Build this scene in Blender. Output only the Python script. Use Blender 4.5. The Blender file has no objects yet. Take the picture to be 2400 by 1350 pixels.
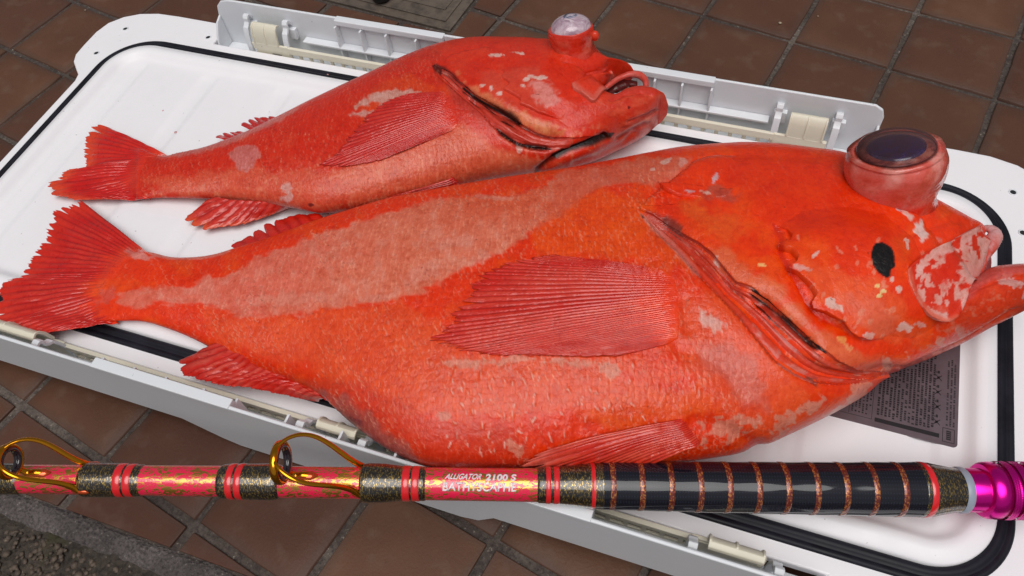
import bpy, bmesh, math, random
import numpy as np
from mathutils import Vector, Matrix
from mathutils.bvhtree import BVHTree

# ------------------------------------------------------------------ camera
F_PX = 1790.76
CAMZ = 0.53                      # camera height over the lid rim (z = 0)
CX, CY = 1200.0, 675.0
def _calib():
    c = np.array([CX, CY]); v1 = np.array([-5889.891, -1041.99]); v2 = np.array([2337.559, -2154.565])
    r = lambda p: np.array([p[0]-c[0], -(p[1]-c[1]), -F_PX])
    e1 = -r(v1); e1 /= np.linalg.norm(e1)
    e2 = r(v2); e2 -= e1*np.dot(e1, e2); e2 /= np.linalg.norm(e2)
    return np.array([e1, e2, np.cross(e1, e2)])
RC = _calib()                    # world = RC @ camera axes
CAM = np.array([0, 0, CAMZ])
scene = bpy.context.scene
cam_data = bpy.data.cameras.new('camera'); cam = bpy.data.objects.new('camera', cam_data)
scene.collection.objects.link(cam)
m4 = Matrix.Identity(4)
for i in range(3):
    for j in range(3): m4[i][j] = RC[i, j]
m4[2][3] = CAMZ
cam.matrix_world = m4
cam_data.sensor_width = 36; cam_data.lens = 36*F_PX/2400; cam_data.clip_start = 0.01; cam_data.clip_end = 200
scene.camera = cam
scene.render.resolution_x = 1024; scene.render.resolution_y = 576

# ------------------------------------------------------------------ light (overcast, from above)
w = bpy.data.worlds.new('World'); scene.world = w; w.use_nodes = True
nt = w.node_tree; nt.nodes.clear()
sky = nt.nodes.new('ShaderNodeTexSky'); sky.sky_type = 'NISHITA'; sky.sun_disc = False
SUN_EL, SUN_AZ = math.radians(72), math.radians(158)       # azimuth from +Y towards +X
sky.sun_elevation = SUN_EL; sky.sun_rotation = SUN_AZ; sky.air_density = 1.0; sky.dust_density = 4; sky.ozone_density = 0.6
bg = nt.nodes.new('ShaderNodeBackground'); bg.inputs[1].default_value = 0.045
wo = nt.nodes.new('ShaderNodeOutputWorld'); hs_ = nt.nodes.new('ShaderNodeHueSaturation'); hs_.inputs['Saturation'].default_value = 0.28; nt.links.new(sky.outputs[0], hs_.inputs['Color']); nt.links.new(hs_.outputs[0], bg.inputs[0]); nt.links.new(bg.outputs[0], wo.inputs[0])
sd = bpy.data.lights.new('sun', 'SUN'); sd.energy = 1.5; sd.angle = math.radians(50); sd.color = (1.0, 0.975, 0.95)
sun = bpy.data.objects.new('sun', sd); scene.collection.objects.link(sun)
sv = Vector((math.sin(SUN_AZ)*math.cos(SUN_EL), math.cos(SUN_AZ)*math.cos(SUN_EL), math.sin(SUN_EL)))
sun.rotation_euler = sv.to_track_quat('Z', 'Y').to_euler()
scene.view_settings.view_transform = 'Standard'; scene.view_settings.look = 'None'
scene.view_settings.exposure = 0.34; scene.view_settings.gamma = 1

random.seed(7); rng = np.random.default_rng(11)

# ------------------------------------------------------------------ geometry helpers
def ray(px, py):
    return RC @ np.array([px-CX, -(py-CY), -F_PX])
def P(px, py, z=0.0):
    d = ray(px, py); t = (z-CAMZ)/d[2]; return CAM + d*t
def PY(px, py, y):
    d = ray(px, py); t = y/d[1]; return CAM + d*t
def Pa(q, z):
    q = np.asarray(q, float); d = np.stack([q[..., 0]-CX, -(q[..., 1]-CY), np.full(q.shape[:-1], -F_PX)], -1) @ RC.T
    t = (np.asarray(z)-CAMZ)/d[..., 2]; return CAM + d*t[..., None]
def proj(p):
    c = (np.asarray(p)-CAM) @ RC
    return np.stack([CX+F_PX*c[..., 0]/(-c[..., 2]), CY-F_PX*c[..., 1]/(-c[..., 2])], -1)
def pxm(p):
    return F_PX/(-((np.asarray(p)-CAM) @ RC)[..., 2])
def lin(r, g, b):
    f = lambda c: (c/255/12.92) if c/255 <= 0.04045 else ((c/255+0.055)/1.055)**2.4
    return (f(r), f(g), f(b))
def L4(c): return (*lin(*c), 1)

def mkmesh(name, v, f, mat=None, parent=None, smooth=True, col=None):
    me = bpy.data.meshes.new(name)
    me.from_pydata([tuple(map(float, p)) for p in v], [], [tuple(map(int, q)) for q in f]); me.update()
    if smooth: me.polygons.foreach_set('use_smooth', [True]*len(me.polygons))
    o = bpy.data.objects.new(name, me); scene.collection.objects.link(o)
    if mat: me.materials.append(mat)
    if parent: o.parent = parent
    if col is not None:
        a = me.color_attributes.new('col', 'FLOAT_COLOR', 'POINT')
        col = np.asarray(col); a.data.foreach_set('color', (col if col.shape[1] == 4 else np.concatenate([col, np.ones((len(col), 1))], 1)).astype(np.float32).ravel())
    return o
def empty(name, loc, label, cat, group=None):
    o = bpy.data.objects.new(name, None); scene.collection.objects.link(o)
    o['label'] = label; o['category'] = cat; o.empty_display_size = 0.05
    if group: o['group'] = group
    o['_loc'] = 0; del o['_loc']
    return o
def tag(o, label, cat, group=None):
    o['label'] = label; o['category'] = cat
    if group: o['group'] = group
def boxvf(x0, x1, y0, y1, z0, z1):
    v = [(x, y, z) for z in (z0, z1) for y in (y0, y1) for x in (x0, x1)]
    f = [(0, 2, 3, 1), (4, 5, 7, 6), (0, 1, 5, 4), (2, 6, 7, 3), (0, 4, 6, 2), (1, 3, 7, 5)]
    return v, f
def join_vf(parts):
    V, Fs = [], []
    for v, f in parts:
        n = len(V); V += list(v); Fs += [tuple(i+n for i in q) for q in f]
    return V, Fs
def box(name, x0, x1, y0, y1, z0, z1, mat, parent=None, bev=0.0, seg=2):
    v, f = boxvf(x0, x1, y0, y1, z0, z1)
    o = mkmesh(name, v, f, mat, parent, smooth=False)
    if bev: bevel(o, bev, seg)
    return o
def bevel(o, wd, seg=2):
    b = o.modifiers.new('bevel', 'BEVEL'); b.width = wd; b.segments = seg; b.limit_method = 'ANGLE'; b.angle_limit = math.radians(35)
    b.harden_normals = False
    o.data.polygons.foreach_set('use_smooth', [True]*len(o.data.polygons))
    ws = o.modifiers.new('wn', 'WEIGHTED_NORMAL'); ws.keep_sharp = False
def prism(name, poly, z0, z1, mat, parent=None, bev=0.0):
    n = len(poly); v = [(x, y, z0) for x, y in poly]+[(x, y, z1) for x, y in poly]
    f = [tuple(range(n))[::-1], tuple(range(n, 2*n))]+[(i, (i+1) % n, n+(i+1) % n, n+i) for i in range(n)]
    o = mkmesh(name, v, f, mat, parent, smooth=False)
    if bev: bevel(o, bev)
    return o
def extrude_x(name, prof, x0, x1, mat, parent=None, bev=0.0):
    """closed profile of (y, z) swept along x"""
    n = len(prof); v = [(x0, y, z) for y, z in prof]+[(x1, y, z) for y, z in prof]
    f = [tuple(range(n)), tuple(range(n, 2*n))[::-1]]+[(i, n+i, n+(i+1) % n, (i+1) % n) for i in range(n)]
    o = mkmesh(name, v, f, mat, parent, smooth=False)
    bm = bmesh.new(); bm.from_mesh(o.data); bmesh.ops.recalc_face_normals(bm, faces=bm.faces); bm.to_mesh(o.data); bm.free()
    if bev: bevel(o, bev)
    return o
def catmull(pts, n):
    p = np.asarray(pts, float); k = len(p)
    d = np.linalg.norm(np.diff(p[:, :2], axis=0), axis=1); s = np.concatenate([[0], np.cumsum(d)])
    t = np.linspace(0, s[-1], n); out = np.empty((n, p.shape[1]))
    # monotone-ish hermite
    m = np.gradient(p, s, axis=0)
    i = np.clip(np.searchsorted(s, t, side='right')-1, 0, k-2)
    h = (s[i+1]-s[i]); u = (t-s[i])/h; u = u[:, None]; h = h[:, None]
    return ((2*u**3-3*u**2+1)*p[i]+(u**3-2*u**2+u)*h*m[i]+(-2*u**3+3*u**2)*p[i+1]+(u**3-u**2)*h*m[i+1])
def polyline(pts, n):
    p = np.asarray(pts, float); d = np.linalg.norm(np.diff(p, axis=0), axis=1); s = np.concatenate([[0], np.cumsum(d)])
    t = np.linspace(0, s[-1], n); return np.stack([np.interp(t, s, p[:, k]) for k in range(p.shape[1])], 1)
def tube(name, pts, rad, mat, parent=None, n=14, flat=1.0, up=(0, 0, 1), closed=False, col=None, raw=False):
    p = np.asarray(pts, float); k = len(p); rad = np.broadcast_to(np.asarray(rad, float), (k,))
    tg = (np.roll(p, -1, 0)-np.roll(p, 1, 0)) if closed else np.gradient(p, axis=0)
    tg /= np.linalg.norm(tg, axis=1)[:, None]
    u = np.asarray(up, float); s = np.cross(tg, u); s /= np.linalg.norm(s, axis=1)[:, None]; u2 = np.cross(s, tg)
    a = np.linspace(0, 2*np.pi, n, endpoint=False)
    v = (p[:, None]+rad[:, None, None]*(np.cos(a)[None, :, None]*s[:, None]+flat*np.sin(a)[None, :, None]*u2[:, None])).reshape(-1, 3)
    f = []
    for i in range(k if closed else k-1):
        for j in range(n):
            i2 = (i+1) % k; f.append((i*n+j, i*n+(j+1) % n, i2*n+(j+1) % n, i2*n+j))
    if not closed: f += [tuple(range(n))[::-1], tuple(range((k-1)*n, k*n))]
    if raw: return v, f
    return mkmesh(name, v, f, mat, parent, col=col)

# numpy value noise
_T = rng.random((256, 256))
def vnoise(x, y):
    xi = np.floor(x).astype(int); yi = np.floor(y).astype(int); fx = x-xi; fy = y-yi
    fx = fx*fx*(3-2*fx); fy = fy*fy*(3-2*fy)
    a = _T[xi & 255, yi & 255]; b = _T[(xi+1) & 255, yi & 255]; c = _T[xi & 255, (yi+1) & 255]; d = _T[(xi+1) & 255, (yi+1) & 255]
    return (a*(1-fx)+b*fx)*(1-fy)+(c*(1-fx)+d*fx)*fy
def fbm(x, y, o=4):
    s = 0; a = 0.5; t = 0
    for i in range(o):
        s = s+a*vnoise(x+17.3*i, y+9.1*i); t += a; x = x*2.03; y = y*2.03; a *= 0.5
    return s/t*2-1
def sstep(a, b, x):
    t = np.clip((x-a)/(b-a), 0, 1); return t*t*(3-2*t)
def seg_dist(Q, L, closed=False):
    """distance to polyline, side sign, parameter 0..1"""
    L = np.asarray(L, float)
    if closed: L = np.vstack([L, L[:1]])
    best = np.full(len(Q), 1e18); sgn = np.ones(len(Q)); par = np.zeros(len(Q)); n = len(L)-1
    seg = np.linalg.norm(np.diff(L, axis=0), axis=1); cum = np.concatenate([[0], np.cumsum(seg)])
    for i in range(n):
        a, b = L[i], L[i+1]; ab = b-a; t = np.clip(((Q-a) @ ab)/(ab @ ab+1e-9), 0, 1)
        d = Q-(a+t[:, None]*ab); dd = (d*d).sum(1); m = dd < best
        cr = ab[0]*(Q[:, 1]-a[1])-ab[1]*(Q[:, 0]-a[0])
        best[m] = dd[m]; sgn[m] = np.sign(cr[m]); par[m] = (cum[i]+t[m]*seg[i])/cum[-1]
    return np.sqrt(best), sgn, par
def in_poly(Q, L):
    L = np.asarray(L, float); ins = np.zeros(len(Q), bool); n = len(L); j = n-1
    for i in range(n):
        xi, yi = L[i]; xj, yj = L[j]
        c = ((yi > Q[:, 1]) != (yj > Q[:, 1])) & (Q[:, 0] < (xj-xi)*(Q[:, 1]-yi)/(yj-yi+1e-12)+xi)
        ins ^= c; j = i
    return ins
def sdpoly(Q, L):
    d, _, _ = seg_dist(Q, L, True); return np.where(in_poly(Q, L), d, -d)

# ------------------------------------------------------------------ material helpers
def newmat(name):
    m = bpy.data.materials.new(name); m.use_nodes = True; n = m.node_tree.nodes; n.clear()
    o = n.new('ShaderNodeOutputMaterial'); b = n.new('ShaderNodeBsdfPrincipled')
    m.node_tree.links.new(b.outputs[0], o.inputs[0]); return m, m.node_tree, b
def N(t, k, **kw):
    n = t.nodes.new(k)
    for a, v in kw.items():
        if hasattr(n, a): setattr(n, a, v)
    return n
def noise(t, scale, detail=4, rough=0.5, coord=None, dist=0.0):
    n = t.nodes.new('ShaderNodeTexNoise'); n.inputs['Scale'].default_value = scale; n.inputs['Detail'].default_value = detail
    n.inputs['Roughness'].default_value = rough; n.inputs['Distortion'].default_value = dist
    if coord is not None: t.links.new(coord, n.inputs['Vector'])
    return n
def objco(t, scale=(1, 1, 1), rot=(0, 0, 0)):
    tc = t.nodes.new('ShaderNodeTexCoord'); mp = t.nodes.new('ShaderNodeMapping'); mp.inputs['Scale'].default_value = scale
    mp.inputs['Rotation'].default_value = rot
    t.links.new(tc.outputs['Object'], mp.inputs[0]); return mp.outputs[0]
def ramp(t, fac, stops, interp='LINEAR'):
    r = t.nodes.new('ShaderNodeValToRGB'); r.color_ramp.interpolation = interp; e = r.color_ramp.elements
    while len(e) > 1: e.remove(e[-1])
    e[0].position = stops[0][0]; e[0].color = (*stops[0][1], 1) if len(stops[0][1]) == 3 else stops[0][1]
    for p, c in stops[1:]:
        q = e.new(p); q.color = (*c, 1) if len(c) == 3 else c
    t.links.new(fac, r.inputs[0]); return r.outputs[0]
def mixc(t, fac, a, b, mode='MIX'):
    m = t.nodes.new('ShaderNodeMix'); m.data_type = 'RGBA'; m.blend_type = mode
    for s, v in ((m.inputs[0], fac), (m.inputs[6], a), (m.inputs[7], b)):
        if isinstance(v, (int, float)): s.default_value = v
        elif isinstance(v, tuple): s.default_value = v if len(v) == 4 else (*v, 1)
        else: t.links.new(v, s)
    return m.outputs[2]
def bump(t, b, height, strength=0.5, dist=0.001, prev=None):
    n = t.nodes.new('ShaderNodeBump'); n.inputs['Strength'].default_value = strength; n.inputs['Distance'].default_value = dist
    t.links.new(height, n.inputs['Height'])
    if prev is not None: t.links.new(prev, n.inputs['Normal'])
    if b is not None: t.links.new(n.outputs[0], b.inputs['Normal'])
    return n.outputs[0]
def mathn(t, op, a, b=0.0, c=None):
    m = t.nodes.new('ShaderNodeMath'); m.operation = op
    for s, v in zip(m.inputs, (a, b, c)):
        if v is None: continue
        if isinstance(v, (int, float)): s.default_value = v
        else: t.links.new(v, s)
    return m.outputs[0]

def plastic(name, c, rough=0.4, dirt=0.06, spec=0.5):
    m, t, b = newmat(name); co = objco(t)
    n1 = noise(t, 22, 5, 0.6, co); n2 = noise(t, 900, 2, 0.5, co)
    base = mixc(t, ramp(t, n1.outputs[0], [(0.45, (0, 0, 0)), (0.75, (1, 1, 1))]), L4(c), tuple(x*(1-dirt*2) for x in lin(*c)))
    sp = noise(t, 260, 1, 0.4, co)
    base = mixc(t, ramp(t, sp.outputs[0], [(0.79, (0, 0, 0)), (0.81, (0.6, 0.6, 0.6))]), base, tuple(x*0.35 for x in lin(*c)))
    t.links.new(base, b.inputs['Base Color'])
    t.links.new(ramp(t, n1.outputs[0], [(0.3, (rough-0.06,)*3), (0.7, (rough+0.1,)*3)]), b.inputs['Roughness'])
    b.inputs['Specular IOR Level'].default_value = spec
    bump(t, b, n2.outputs[0], 0.15, 0.0003)
    return m
M_lid = plastic('lid_white_plastic', (240, 238, 241), 0.42, 0.02)
M_flap = plastic('lever_grey_white_plastic', (224, 227, 231), 0.38, 0.02)
M_cream = plastic('latch_cream_plastic', (226, 220, 200), 0.42, 0.03)
M_clip = plastic('clip_pale_plastic', (226, 229, 233), 0.35, 0.02)

def mat_rubber():
    m, t, b = newmat('black_gasket_rubber'); co = objco(t)
    n1 = noise(t, 40, 4, 0.6, co)
    t.links.new(ramp(t, n1.outputs[0], [(0.4, (0.006, 0.006, 0.010)), (0.8, (0.014, 0.014, 0.024))]), b.inputs['Base Color'])
    t.links.new(ramp(t, n1.outputs[0], [(0.35, (0.42,)*3), (0.7, (0.6,)*3)]), b.inputs['Roughness']); b.inputs['Specular IOR Level'].default_value = 0.25; return m
M_rubber = mat_rubber()

def mat_tile():
    m, t, b = newmat('brown_clay_tile'); co = objco(t)
    oi = N(t, 'ShaderNodeObjectInfo')
    add = N(t, 'ShaderNodeVectorMath', operation='ADD'); sc = N(t, 'ShaderNodeVectorMath', operation='SCALE'); sc.inputs[3].default_value = 3.7
    cb = N(t, 'ShaderNodeCombineXYZ'); t.links.new(oi.outputs['Random'], cb.inputs[0]); t.links.new(oi.outputs['Random'], cb.inputs[1])
    t.links.new(cb.outputs[0], sc.inputs[0]); t.links.new(co, add.inputs[0]); t.links.new(sc.outputs[0], add.inputs[1]); co = add.outputs[0]
    n1 = noise(t, 9, 5, 0.55, co); n2 = noise(t, 420, 3, 0.6, co); n3 = noise(t, 45, 3, 0.5, co)
    c = ramp(t, n1.outputs[0], [(0.3, lin(84, 54, 38)), (0.55, lin(97, 65, 46)), (0.75, lin(108, 76, 57))])
    c = mixc(t, oi.outputs['Random'], c, mixc(t, 0.75, c, (*lin(76, 46, 36), 1)))
    c = mixc(t, ramp(t, n2.outputs[0], [(0.66, (0, 0, 0)), (0.72, (0.35,)*3)]), c, (*lin(54, 38, 32), 1))
    c = mixc(t, ramp(t, n3.outputs[0], [(0.55, (0, 0, 0)), (0.8, (0.35,)*3)]), c, (*lin(116, 96, 84), 1))
    # dirt collected along the tile's rim
    tc = N(t, 'ShaderNodeTexCoord'); sx = N(t, 'ShaderNodeSeparateXYZ'); t.links.new(tc.outputs['Object'], sx.inputs[0])
    mx = mathn(t, 'MAXIMUM', mathn(t, 'ABSOLUTE', sx.outputs[0]), mathn(t, 'ABSOLUTE', sx.outputs[1]))
    mx = mathn(t, 'ADD', mx, mathn(t, 'MULTIPLY', mathn(t, 'SUBTRACT', n3.outputs[0], 0.5), 0.010))
    c = mixc(t, ramp(t, mathn(t, 'MULTIPLY', mx, 20), [(0.82, (0, 0, 0)), (0.97, (0.5,)*3)]), c, (*lin(76, 58, 50), 1))
    t.links.new(c, b.inputs['Base Color']); b.inputs['Roughness'].default_value = 0.55; b.inputs['Specular IOR Level'].default_value = 0.3
    nb = bump(t, None, n2.outputs[0], 0.5, 0.0006); bump(t, b, n1.outputs[0], 0.3, 0.004, nb)
    return m
M_tile = mat_tile()
def mat_rough(name, c1, c2, c3, scale=120, bumpd=0.003, spark=0.0, rough=0.9, moss=False):
    m, t, b = newmat(name); co = objco(t)
    n1 = noise(t, scale*0.12, 5, 0.65, co); n2 = noise(t, scale*3, 3, 0.7, co); v = N(t, 'ShaderNodeTexVoronoi'); v.inputs['Scale'].default_value = scale*2
    t.links.new(co, v.inputs['Vector'])
    c = ramp(t, n1.outputs[0], [(0.3, c1), (0.5, c2), (0.72, c3)])
    c = mixc(t, ramp(t, n2.outputs[0], [(0.35, (0.7,)*3), (0.55, (0, 0, 0))]), c, tuple(x*0.45 for x in c1))
    if spark: c = mixc(t, ramp(t, n2.outputs[0], [(0.64, (0, 0, 0)), (0.72, (spark,)*3)]), c, (*lin(190, 178, 165), 1))
    if moss:
        n3 = noise(t, 14, 4, 0.6, co); c = mixc(t, ramp(t, n3.outputs[0], [(0.56, (0, 0, 0)), (0.66, (0.8,)*3)]), c, (*lin(52, 50, 20), 1))
    t.links.new(c, b.inputs['Base Color']); b.inputs['Roughness'].default_value = rough
    nb = bump(t, None, n2.outputs[0], 0.9, bumpd*0.4); bump(t, b, v.outputs[0], 0.6, bumpd, nb); return m
M_grout = mat_rough('grey_mortar', lin(60, 51, 46), lin(78, 68, 62), lin(110, 99, 92), 110, 0.0015, 0.5)
M_kerb = mat_rough('grey_concrete', lin(64, 57, 56), lin(90, 82, 80), lin(116, 107, 105), 140, 0.0035, 0.6)
M_road = mat_rough('dark_mossy_asphalt', lin(42, 36, 30), lin(64, 55, 47), lin(84, 74, 62), 90, 0.004, 0.35, 0.85, moss=True)
M_stone = mat_rough('asphalt_stones', lin(66, 56, 48), lin(92, 78, 66), lin(122, 106, 92), 60, 0.001, 0.2, 0.7)
M_metal = mat_rough('brown_grey_steel', lin(86, 75, 66), lin(96, 85, 75), lin(106, 95, 84), 25, 0.0005, 0.12, 0.5)

# ------------------------------------------------------------------ ground, tiles, kerb, road
ZG = -0.05
def structure(o): o['kind'] = 'structure'; return o
KY = 0.0505                                       # tile field ends here (edge parallel to the lid)
structure(box('ground', -6, 6, -6, 6, ZG-0.08, ZG-0.012, M_grout))
pav = structure(mkmesh('tiled_pavement', [(-2.2, KY, ZG-0.0028), (1.6, KY, ZG-0.0028), (1.6, 2.6, ZG-0.0028), (-2.2, 2.6, ZG-0.0028)], [(0, 1, 2, 3)], M_grout, smooth=False))
kv, kf = [], []
nx = 500
for i in range(nx):
    x = -1.3+2.0*i/(nx-1)
    for j in range(8):
        u = j/7; y = KY+0.002-u*0.021+(0.0035*float(fbm(np.array([x*60]), np.array([3.0+j*0.7]))[0]) if j in (0, 7) else 0)
        z = ZG+0.0005-0.0022*u*u+0.0013*float(fbm(np.array([x*90]), np.array([u*4.0]))[0])
        if j in (0,): z -= 0.004
        if j == 7: z -= 0.003
        kv.append((x, y, z))
for i in range(nx-1):
    for j in range(7): kf.append((i*8+j, i*8+j+1, (i+1)*8+j+1, (i+1)*8+j))
structure(mkmesh('concrete_edging', kv, kf, M_kerb))
rv, rf = [], []
gx, gy = 420, 130
for i in range(gx):
    for j in range(gy):
        x = -1.0+1.7*i/(gx-1); y = KY-0.015-0.42*(j/(gy-1)); rv.append((x, y))
rv = np.array(rv)
rz = ZG-0.003+0.003*fbm(rv[:, 0]*45, rv[:, 1]*45, 4)+0.0016*fbm(rv[:, 0]*170, rv[:, 1]*170, 2)
rv = np.column_stack([rv, rz])
rf = [(i*gy+j, i*gy+j+1, (i+1)*gy+j+1, (i+1)*gy+j) for i in range(gx-1) for j in range(gy-1)]
road = structure(mkmesh('road', rv, rf, M_road))
# exposed aggregate of the road: uncountable pebbles
sv_, sf_ = [], []
ico = bmesh.new(); bmesh.ops.create_icosphere(ico, subdivisions=1, radius=1); icv = [v.co.copy() for v in ico.verts]; icf = [tuple(v.index for v in f.verts) for f in ico.faces]; ico.free()
for k in range(2600):
    x = random.uniform(-0.62, -0.2); y = random.uniform(-0.1, KY-0.022)
    r = random.uniform(0.0008, 0.0032)*(1.6 if random.random() < 0.08 else 1); n0 = len(sv_)
    ax = (random.uniform(.7, 1.3), random.uniform(.7, 1.3), random.uniform(.35, .6)); rz = random.uniform(0, 6.28); cz, sz = math.cos(rz), math.sin(rz)
    for c in icv:
        j = random.uniform(.8, 1.2); a, b_, c_ = c.x*ax[0]*r*j, c.y*ax[1]*r*j, c.z*ax[2]*r*j
        sv_.append((x+a*cz-b_*sz, y+a*sz+b_*cz, ZG-0.0025+c_))
    sf_ += [tuple(i+n0 for i in f) for f in icf]
agg = mkmesh('gravel', sv_, sf_, M_stone); tag(agg, 'small brown stones embedded in the dark asphalt at bottom left', 'gravel'); agg['kind'] = 'stuff'

TO = np.array([-0.07466, 0.77895]); TP = 0.106224; TH = -0.21306
TU = np.array([math.cos(TH), math.sin(TH)])*TP; TV = np.array([-TU[1], TU[0]])
hs = (TP-0.0085)/2
def tile_mesh(seed):
    r = random.Random(seed); bm = bmesh.new(); n = 5; vs = []
    for i in range(n+1):
        row = []
        for j in range(n+1):
            x = -hs+2*hs*i/n; y = -hs+2*hs*j/n; e = 0.0
            if i in (0, n): x += r.uniform(-.0006, .0006)
            if j in (0, n): y += r.uniform(-.0006, .0006)
            row.append(bm.verts.new((x, y, r.uniform(-.00015, .00015))))
        vs.append(row)
    for i in range(n):
        for j in range(n): bm.faces.new((vs[i][j], vs[i+1][j], vs[i+1][j+1], vs[i][j+1]))
    be = [e for e in bm.edges if e.is_boundary]
    for k in range(2):
        ret = bmesh.ops.extrude_edge_only(bm, edges=be); nv = [g for g in ret['geom'] if isinstance(g, bmesh.types.BMVert)]
        be = [g for g in ret['geom'] if isinstance(g, bmesh.types.BMEdge)]
        for v in nv:
            o = 0.0012 if k == 0 else 0.0004
            for ax in (0, 1):
                if abs(v.co[ax]) > hs-0.001-0.0005+(-0.0008): v.co[ax] += math.copysign(o, v.co[ax])
            v.co.z -= 0.0007 if k == 0 else 0.006
    be2 = be
    for f in bm.faces: f.smooth = True
    bmesh.ops.recalc_face_normals(bm, faces=bm.faces)
    me = bpy.data.meshes.new('tile'); bm.to_mesh(me); bm.free(); me.materials.append(M_tile); return me
tmeshes = [tile_mesh(s) for s in range(6)]
CVX = (-0.520, -0.349, 0.687)                     # steel cover: x range and near edge
def clip_half(poly, nx_, ny_, c):                 # keep nx*x+ny*y >= c
    out = []
    for i in range(len(poly)):
        a, b = poly[i], poly[(i+1) % len(poly)]; da = nx_*a[0]+ny_*a[1]-c; db = nx_*b[0]+ny_*b[1]-c
        if da >= 0: out.append(a)
        if (da >= 0) != (db >= 0):
            t = da/(da-db); out.append((a[0]+(b[0]-a[0])*t, a[1]+(b[1]-a[1])*t))
    return out
# the steel cover follows the tile directions: corner at px (1050, 75)
CV0 = P(1054, 72, ZG)[:2]; d1 = P(800, 8, ZG)[:2]-CV0; d1 /= np.linalg.norm(d1); d2 = np.array([-d1[1], d1[0]])
if d2[1] < 0: d2 = -d2
GAPC = 0.006
tcount = 0
cosT, sinT = math.cos(TH), math.sin(TH)
cands = []
for i in range(-16, 12):
    for j in range(-9, 9):
        c = TO+TU*(i+0.5)+TV*(j+0.5)
        if c[1] < KY-0.09 or c[1] > 1.35 or c[0] < -1.35 or c[0] > 0.75: continue
        q = proj(np.array([c[0], c[1], ZG])); vis = -250 < q[0] < 2650 and -200 < q[1] < 1550
        cands.append((0 if vis else 1, abs(c[0]+0.2)+abs(c[1]-0.5), tuple(c)))
cands.sort()
for (_, _, c) in cands[:285]:
    loc = Vector((c[0], c[1], ZG+random.uniform(-.0005, .0004)))
    corners = [(c[0]+sx*hs*cosT-sy*hs*sinT, c[1]+sx*hs*sinT+sy*hs*cosT) for sx, sy in ((-1, -1), (1, -1), (1, 1), (-1, 1))]
    poly = corners; cut = False
    if min(p[1] for p in poly) < KY+0.003:
        poly = clip_half(poly, 0, 1, KY+0.003); cut = True
    # cut by the steel cover: region s1>0 and s2>0 belongs to the cover
    s = [((p[0]-CV0[0])*d1[0]+(p[1]-CV0[1])*d1[1]+GAPC, (p[0]-CV0[0])*d2[0]+(p[1]-CV0[1])*d2[1]+GAPC) for p in poly]
    if poly and any(a > 0 and b > 0 for a, b in s) :
        inside = all(a > 0 and b > 0 for a, b in s)
        if inside: continue
        # keep the larger of the two half-plane remainders
        A = clip_half(poly, -d1[0], -d1[1], -(d1[0]*CV0[0]+d1[1]*CV0[1])+GAPC)
        B = clip_half(poly, -d2[0], -d2[1], -(d2[0]*CV0[0]+d2[1]*CV0[1])+GAPC)
        B = clip_half(B, d1[0], d1[1], (d1[0]*CV0[0]+d1[1]*CV0[1])-GAPC) if B else B
        pieces = [A, B]; cut = True
    else: pieces = [poly]
    for poly in (pieces if cut else []):
        if len(poly) < 3: continue
        ar0 = abs(sum(poly[k][0]*poly[(k+1) % len(poly)][1]-poly[(k+1) % len(poly)][0]*poly[k][1] for k in range(len(poly))))/2
        if ar0 < 1.5e-4: continue
        lp = []
        for p in poly:
            dx, dy = p[0]-c[0], p[1]-c[1]; lp.append((dx*cosT+dy*sinT, -dx*sinT+dy*cosT))
        n = len(lp); v = [(x, y, 0) for x, y in lp]+[(x*1.002, y*1.002, -0.007) for x, y in lp]
        o = mkmesh('tile', v, [tuple(range(n))]+[(k, n+k, n+(k+1) % n, (k+1) % n) for k in range(n)], M_tile, None, smooth=False); bevel(o, 0.0009)
        o.location = loc; o.rotation_euler = (0, 0, TH); o.parent = pav; tcount += 1
    if not cut:
        o = bpy.data.objects.new('tile', tmeshes[tcount % 6]); scene.collection.objects.link(o)
        o.location = loc; o.rotation_euler = (random.uniform(-.004, .004), random.uniform(-.004, .004), TH+random.uniform(-.006, .006)); o.parent = pav
        tcount += 1

# steel cover at the top edge
cv = empty('drain_cover', None, 'flat brown grey steel cover set in the tiles behind the far lever', 'drain cover')
def cvp(a, b): p = CV0+d1*a+d2*b; return (p[0], p[1])
prism('cover_frame', [cvp(0, 0), cvp(0.42, 0), cvp(0.42, 0.34), cvp(0, 0.34)], ZG-0.006, ZG+0.0005, M_metal, cv, 0.0008)
prism('cover_plate', [cvp(0.012, 0.012), cvp(0.408, 0.012), cvp(0.408, 0.328), cvp(0.012, 0.328)], ZG+0.001, ZG+0.0022, M_metal, cv, 0.0006)
prism('cover_inner_plate', [cvp(0.022, 0.030), cvp(0.398, 0.030), cvp(0.398, 0.31), cvp(0.022, 0.31)], ZG+0.0025, ZG+0.0034, M_metal, cv, 0.0006)
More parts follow.
